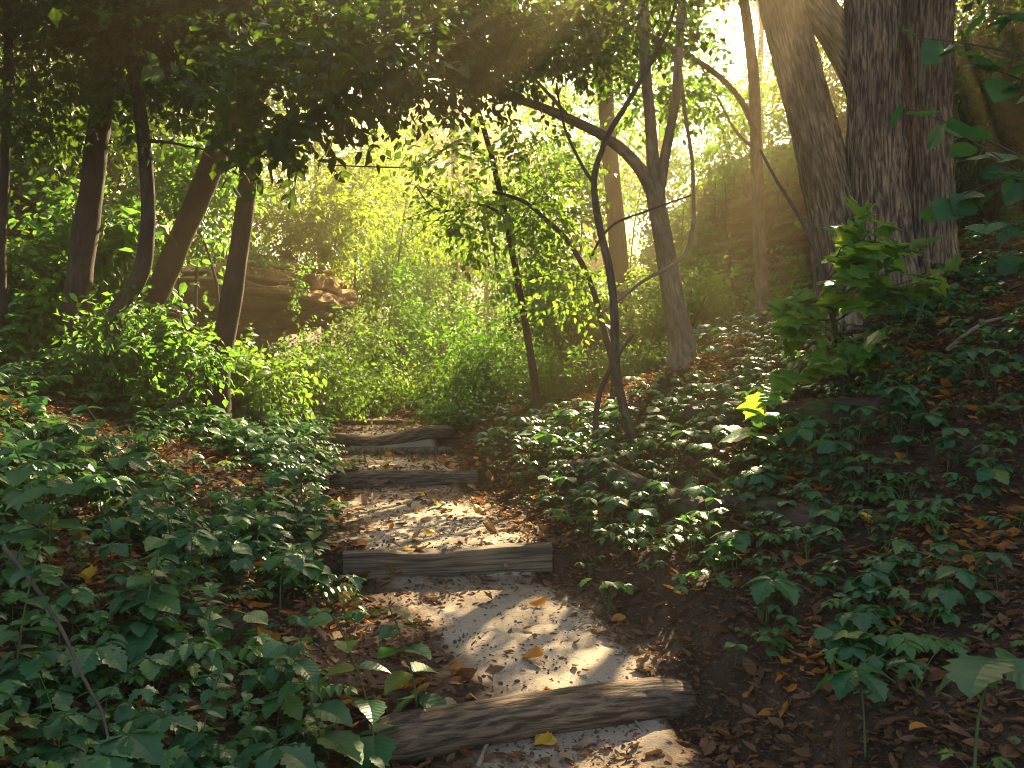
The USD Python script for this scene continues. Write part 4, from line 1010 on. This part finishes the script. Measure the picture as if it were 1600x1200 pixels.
pts = np.stack([cx2, cy2, cz2], 1)[keep]
pts = pts[np.argsort(pts[:, 1])]
pick = rng.random(len(pts))
right = pts[:, 0] - _xc(pts[:, 1]) > 0
kind_of = np.where(pick < np.where(right, 0.36, 0.40), "creeper_plant", np.where(pick < np.where(right, 0.74, 0.68), "lobed_herb", np.where(pick < 0.86, "broadleaf_seedling", np.where(pick < 0.92, "stalk_herb", "fern_herb"))))
kind_of = np.where((kind_of == "stalk_herb") & right, "creeper_plant", kind_of)

zones = [("bottom left of the picture", lambda x, y, u: u < 0 and y < 3.2), ("left of the lowest log step", lambda x, y, u: u < 0 and y < 4.5), ("left of the squared timber step", lambda x, y, u: u < 0 and y < 6.6),
         ("left of the third log step", lambda x, y, u: u < 0 and y < 9.2), ("below the sandstone ledge", lambda x, y, u: u < 0),
         ("bottom right of the picture", lambda x, y, u: y < 3.4), ("right of the lowest log step", lambda x, y, u: y < 4.6), ("right of the squared timber step", lambda x, y, u: y < 6.0),
         ("near the fallen logs", lambda x, y, u: y < 8.0), ("below the big trunks", lambda x, y, u: True)]
looks = {"creeper_plant": ("five-leaflet creeper", "creeper plants"), "lobed_herb": ("lobed-leaved herb", "lobed herbs"), "broadleaf_seedling": ("broad-leaved seedling", "broadleaf seedlings"),
         "stalk_herb": ("stalked herb", "stalked herbs"), "fern_herb": ("feathery herb", "feathery herbs")}


def band(u):
    u = abs(u)
    return "beside the path" if u < 1.15 else "a stride off" if u < 1.75 else "set back" if u < 2.5 else "up the bank" if u < 3.3 else "high on the bank"


def height_word(z):
    return "tiny" if z < 0.14 else "low" if z < 0.19 else "knee-low" if z < 0.25 else "tall"


def instance(kind, k, pos, scale, yaw, label, group, tilt=(0.0, 0.0), cat="plant"):
    x = UsdGeom.Xform.Define(stage, "/World/" + numbered("/World", kind))
    x.AddTranslateOp().Set(Gf.Vec3d(*map(float, pos)))
    x.AddRotateXYZOp().Set(Gf.Vec3f(tilt[0], tilt[1], math.degrees(yaw)))
    x.AddScaleOp().Set(Gf.Vec3f(scale, scale, scale))
    p = tag(x, label, cat, group)
    p.GetReferences().AddInternalReference(kinds[kind][k])
    p.SetInstanceable(True)
    return p


heroes = [("creeper_plant", 1, (1197, 985), 1.45, "large pale five-leaflet plant standing alone mid right of the lowest tread", 0.3),
          ("creeper_plant", 3, (1352, 1180), 1.30, "dewy five-leaflet plant standing clear on bare litter at the lower right", 1.2),
          ("creeper_plant", 5, (1520, 1260), 1.9, "big dark five-leaflet plant in the bottom right corner", 0.6),
          ("stalk_herb", 1, (655, 1150), 1.15, "tall thin stalked herb standing in front of the lowest log's left end", 0.5),
          ("stalk_herb", 2, (590, 1230), 1.05, "leafy stalked herb at the bottom edge left of the lowest log", 1.5),
          ("stalk_herb", 0, (505, 1220), 1.2, "tall stalked herb with drooping pairs of leaves at the bottom left of centre", 2.2),
          ("broadleaf_seedling", 2, (1165, 760), 1.7, "seedling with long pale shining leaves above the fallen logs", 0.9),
          ("broadleaf_seedling", 4, (75, 900), 1.5, "large seedling with a bluish shining leaf at the left edge", 1.0),
          ("lobed_herb", 0, (950, 960), 1.1, "bright green lobed herb at the right edge of the lowest tread", 0.2)]
for kind, k, pxy, s, lab, yaw in heroes:
    instance(kind, k, on_ground(*pxy, near=1.2), s, yaw, lab, None)

LIMIT = {"creeper_plant": 290, "lobed_herb": 290, "broadleaf_seedling": 180, "stalk_herb": 60, "fern_herb": 90}
count, rest = {}, []
for p, kind in zip(pts, kind_of):
    kind = str(kind)
    k = int(rng.integers(0, VARIANTS[kind]))
    s, yaw, tl = float(np.clip(np.exp(rng.normal(-0.45, 0.3)), 0.35, 1.15)), rng.uniform(0, 6.28), rng.normal(0, 6, 2)
    u = p[0] - float(_xc(p[1]))
    ppx, ppy = 800 + F * p[0] / p[1], 600 + F * (EYE - p[2]) / p[1]
    if count.get(kind, 0) < LIMIT[kind] and p[1] < 10.5 and -20 < ppx < 1620 and ppy < 1230:
        count[kind] = count.get(kind, 0) + 1
        where = next(w_ for w_, fn in zones if fn(p[0], p[1], u))
        if kind == "broadleaf_seedling":
            s *= 0.75
        hw = height_word(s * max(v_[0][:, 2].max() for v_ in merged[(kind, k)].values()))
        tone = "bright " if any(m_ == "herb_light" for m_ in merged[(kind, k)]) else ""
        lean = " leaning over" if np.hypot(*tl) > 12 else ""
        instance(kind, k, p, s, yaw, f"{hw} {tone}{looks[kind][0]}{lean} {band(u)}, {where}", f"{looks[kind][1]} {where}", tuple(tl))
    else:
        rest.append((p, kind, k, s, yaw))


def instancer(path, items):
    """Past the countable ones: the same plants as one object."""
    pi = UsdGeom.PointInstancer.Define(stage, path)
    protos, keys = [], sorted({(a[1], a[2]) for a in items})
    for i, key in enumerate(keys):
        pr = UsdGeom.Xform.Define(stage, f"{path}/sort_{i:03d}")
        for m_, mesh in merged[key].items():
            usdkit.mesh(stage, f"{path}/sort_{i:03d}/{'stems' if m_ == 'stem' else 'leaves_' + m_}", mesh, M[m_], smooth=True)
        protos.append(pr.GetPath())
    pi.CreatePrototypesRel().SetTargets(protos)
    pi.CreateProtoIndicesAttr(Vt.IntArray([keys.index((a[1], a[2])) for a in items]))
    pi.CreatePositionsAttr(Vt.Vec3fArray([Gf.Vec3f(*map(float, a[0])) for a in items]))
    pi.CreateScalesAttr(Vt.Vec3fArray([Gf.Vec3f(a[3], a[3], a[3]) for a in items]))
    pi.CreateOrientationsAttr(Vt.QuathArray([Gf.Quath(math.cos(a[4] / 2), 0, 0, math.sin(a[4] / 2)) for a in items]))
    tag(pi, kind="stuff")


if rest:
    instancer("/World/undergrowth", rest)
print("plants", len(pts), count, "rest", len(rest))

# ------------------------------------------------------------------ fallen leaves, litter, twigs
seeded(71)
CURL = (np.array([[0, 0, 0.0], [-0.22, 0.3, 0.12], [-0.2, 0.65, 0.14], [0, 1, 0.16], [0.2, 0.65, 0.12], [0.22, 0.3, 0.14], [0, 0.5, 0.0]]), LEAF6[1])
CURL4 = (np.array([[0, 0, 0.0], [-0.25, 0.45, 0.13], [0, 1, 0.1], [0.25, 0.45, 0.13]]), LEAF4[1])
N = 210000
lx, ly = rng.uniform(-7, 7.5, N), 1.6 + 13 * rng.random(N) ** 1.35
lu = lx - _xc(ly)
lz = ground(lx, ly)
pxl, pyl = 800 + F * lx / ly, 600 + F * (EYE - lz) / ly
le = np.abs(lu) + (meshkit.fbm(np.stack([lx, ly, 0 * lx], -1) * 1.6, 4, 21) - 0.5) * 0.6
la = along(lx, ly)
tread_back = (1 - sstep(0.0, 0.7, np.abs(la - 5.3))) + (1 - sstep(0, 1.1, np.abs(ly - 8.1))) * 0.9 + (ly > 11) * 1.0 + (1 - sstep(0, 0.8, np.abs(ly - 10.1)))
cover = np.clip(0.04 + 0.85 * sstep(0.46, 0.74, le + 0.25 * (ly < 5.3) * sstep(0.3, -0.5, lu)) + 0.38 * np.clip(tread_back, 0, 1) + 0.10 * (ly > 5.5) + 0.35 * (la < 3.45), 0, 1)
k = (pxl > -500) & (pxl < 2100) & (pyl < 1500) & (lx < _cx(ly)) & (rng.random(N) < cover)
lx, ly, lz = lx[k], ly[k], lz[k]
n = len(lx)
a = rng.uniform(0, 6.28, n)
dirs = np.stack([np.cos(a), np.sin(a), rng.normal(0, 0.28, n)], 1)
nrm = np.stack([rng.normal(0, 0.45, n), rng.normal(0, 0.45, n), np.ones(n)], 1)
sz = 0.040 * np.exp(rng.normal(0, 0.42, n))
lp = np.stack([lx, ly, lz + 0.006 + 0.02 * rng.random(n) ** 2], 1)
nr = ly < 5.5
obj("leaf_litter", cat_mesh([leaves(lp[nr], dirs[nr], nrm[nr], sz[nr], CURL), leaves(lp[~nr], dirs[~nr], nrm[~nr], sz[~nr] * 1.15, CURL4)]), M["litter"], smooth=False, kind="stuff")

k = (rng.random(n) < 0.16 * sstep(0.42, 0.66, meshkit.fbm(np.stack([lx, ly, 0 * lx], -1) * 1.7, 3, 79)) * (1 + 1.2 * (lx - _xc(ly) > 0.8))) & (np.abs(lx - _xc(ly)) > 0.6)
M["autumn"] = leaf_material("autumn_litter", [(0, (0.30, 0.10, 0.02)), (0.5, (0.45, 0.20, 0.03)), (1, (0.55, 0.36, 0.05))], [(0, (0.40, 0.14, 0.02)), (1, (0.70, 0.42, 0.05))], 0.3, 0.6, spec=0.2)
obj("autumn_leaf_litter", leaves(lp[k] + [0, 0, 0.012], dirs[k][:, [1, 0, 2]], nrm[k], np.maximum(sz[k], 0.042) * 1.1, CURL), M["autumn"], smooth=False, kind="stuff")

# crumbs of bark, twig and leaf on the sand
N = 16000
cx3 = rng.uniform(-0.9, 0.9, N); cy3 = 1.8 + 9.5 * rng.random(N) ** 1.3
x3 = cx3 + _xc(cy3)
z3 = ground(x3, cy3)
a = rng.uniform(0, 6.28, N)
k = rng.random(N) < 0.25 + 0.75 * sstep(0.25, 0.7, np.abs(cx3))
obj("forest_crumbs", leaves(np.stack([x3, cy3, z3 + 0.012], 1)[k], np.stack([np.cos(a), np.sin(a), rng.normal(0, 0.15, N)], 1)[k], np.stack([rng.normal(0, .4, N), rng.normal(0, .4, N), np.ones(N)], 1)[k],
                             0.022 * rng.uniform(0.4, 1.6, N)[k], (CURL[0] * [0.7, 1, 1], CURL[1])), M["litter"], smooth=False, kind="stuff")

# grit and small pebbles trodden into the sand
N = 3600
gx3 = rng.normal(0, 0.42, N); gy3 = 1.9 + 7.0 * rng.random(N) ** 1.4
gx3 = gx3 + _xc(gy3)
gp = np.stack([gx3, gy3, ground(gx3, gy3) + 0.010], 1)
i0 = trimesh.creation.icosahedron()
sc = 0.0042 * np.exp(rng.normal(0, 0.5, N))[:, None, None] * rng.uniform(0.6, 1.3, (N, 1, 3))
gv = gp[:, None] + sc * (np.array(i0.vertices)[None] * (1 + rng.normal(0, 0.15, (N, 12, 1))))
M["grit"] = usdkit.material(stage, "/World/Looks/path_grit", {"g": ("geometry", {}), "r": ("rgb_ramp", {"ramp": [(0, (0.07, 0.045, 0.03)), (0.5, (0.18, 0.13, 0.09)), (0.85, (0.34, 0.28, 0.21)), (1, (0.45, 0.42, 0.38))]}), "p": ("principled_bsdf", {"roughness": 0.85})},
                             [("g.random_per_island", "r.fac"), ("r.color", "p.base_color")], surface="p.BSDF")
obj("path_grit", (gv.reshape(-1, 3), (np.array(i0.faces)[None] + 12 * np.arange(N)[:, None, None]).reshape(-1, 3)), M["grit"], smooth=False, kind="stuff")

N = 5000
fx, fy = rng.uniform(-4, 4.5, N), 1.9 + 9 * rng.random(N) ** 1.2
fu = fx - _xc(fy)
fz = ground(fx, fy)
fpx, fpy = 800 + F * fx / fy, 600 + F * (EYE - fz) / fy
ok = (fpx > 10) & (fpx < 1590) & (fpy < 1190)
w = np.where(np.abs(fu) < 0.7, 1.0, np.where(fu > 0, 0.55, 0.25)) * ok
w = w * (0.25 + 1.6 * sstep(0.48, 0.62, meshkit.fbm(np.stack([fx, fy, 0 * fx], -1) * 1.3, 3, 77)))
idx = rng.choice(N, 280, replace=False, p=w / w.sum())
colours = ["orange", "yellow", "rust brown", "tan"]
for i in idx:
    c = colours[int(rng.choice(4, p=[0.42, 0.24, 0.22, 0.12]))]
    u, y = fu[i], fy[i]
    if abs(u) < 0.75:
        where = "on the ground below the lowest log" if y < 3.5 else "on the lowest sandy tread" if y < 5.35 else "above the squared timber" if y < 8.3 else "on the path beyond the third step"
    elif u > 0:
        where = "on the right bank beside the lowest tread" if y < 5.3 else "on the right bank near the fallen logs" if y < 7.5 else "on the upper right bank"
    else:
        where = "among the plants on the left bank"
    a = rng.uniform(0, 6.28)
    sh = ["curled", "curled2", "ovate"][int(rng.integers(0, 3))]
    form = {"curled": "cupped", "curled2": "humped", "ovate": "flat"}[sh]
    size = rng.uniform(0.06, 0.125)
    big_ = "small" if size < 0.08 else "large" if size > 0.105 else "middling"
    side_ = "" if abs(u) > 0.75 else ", left" if u < -0.25 else ", right" if u > 0.25 else ", middle"
    pos = np.array([fx[i], fy[i], fz[i] + 0.022])
    m_ = place(sh, [0, 0, 0], [math.cos(a), math.sin(a), rng.normal(0, 0.12)], [rng.normal(0, 0.3), rng.normal(0, 0.3), 1], size, rng.normal(0, 0.6))
    m_[0][:, 2] -= m_[0][:, 2].min() + 0.012
    o = UsdGeom.Mesh(obj("fallen_leaf", m_, M["fallen " + c]))
    o.AddTranslateOp().Set(Gf.Vec3d(*map(float, pos)))
    tag(o, f"{big_} {form} {c} leaf lying {where}{side_}", "fallen leaf", f"{c} fallen leaves {where}")


def twig(name, label, pts, r, mat="stick", cat="stick"):
    p = spline(np.array(pts), 16)
    o = p[0].copy()
    p = p + np.cumsum(rng.normal(0, r * 0.15, p.shape), 0)
    t = UsdGeom.Mesh(obj(name, tube(p, np.linspace(r, r * 0.5, 16), 8, 0.1)[:3], M[mat], origin=o))
    t.AddTranslateOp().Set(Gf.Vec3d(*map(float, o)))
    tag(t, label, cat)


g_ = lambda px, py, h=0.015: on_ground(px, py, near=1.2) + [0, 0, h]
twig("stick", "short pale stick at the bottom edge in front of the lowest log", [g_(748, 1205), g_(762, 1175, 0.03), g_(768, 1145, 0.05)], 0.011)
twig("bent_branch", "long thin brown branch bending down the lower left corner", [at(5, 855, 2.8), at(45, 905, 2.75), at(95, 985, 2.65), at(130, 1060, 2.6), at(160, 1120, 2.55), at(176, 1230, 2.5)], 0.007, "twig", "branch")
twig("stick", "split orange-brown stick lying below the lowest log", [g_(990, 1130), g_(1005, 1145), g_(1022, 1162)], 0.008)
twig("stick", "pale twig standing out of the dark left bank", [g_(205, 800), g_(200, 780, 0.08), g_(197, 757, 0.16)], 0.006)
twig("stick", "thin twig lying at the left end of the lowest tread", [g_(660, 918), g_(690, 926), g_(720, 935)], 0.006)
twig("stick", "thin curved twig lying on the right edge of the lowest tread", [g_(898, 988), g_(920, 982, 0.03), g_(938, 992)], 0.005)
twig("stick", "long grey stick slanting on the right bank below the double trunk", [g_(1480, 555, 0.03), g_(1530, 530, 0.1), g_(1600, 520, 0.12)], 0.016)
twig("stick", "thin stick lying on the upper right bank beneath the maple", [g_(1415, 545, 0.03), g_(1430, 530, 0.1), g_(1445, 512, 0.2)], 0.006)

# ------------------------------------------------------------------ air
haze = usdkit.material(stage, "/World/Looks/woodland_haze", {"v": ("principled_volume", {"color": (1.0, 0.82, 0.48), "density": HAZE_DENSITY, "anisotropy": HAZE_G})}, volume="v.volume")
if HAZE_DENSITY > 0:
    lo, hi = np.array([-162.0, -62.0, -12.0]), np.array([162.0, 172.0, 22.0])
    c = np.array([[x, y, z] for x in (lo[0], hi[0]) for y in (lo[1], hi[1]) for z in (lo[2], hi[2])])
    bf = np.array([[0, 1, 3], [0, 3, 2], [4, 6, 7], [4, 7, 5], [0, 4, 5], [0, 5, 1], [2, 3, 7], [2, 7, 6], [0, 2, 6], [0, 6, 4], [1, 5, 7], [1, 7, 3]])
    obj("haze", (c, bf), haze, smooth=False, kind="stuff")
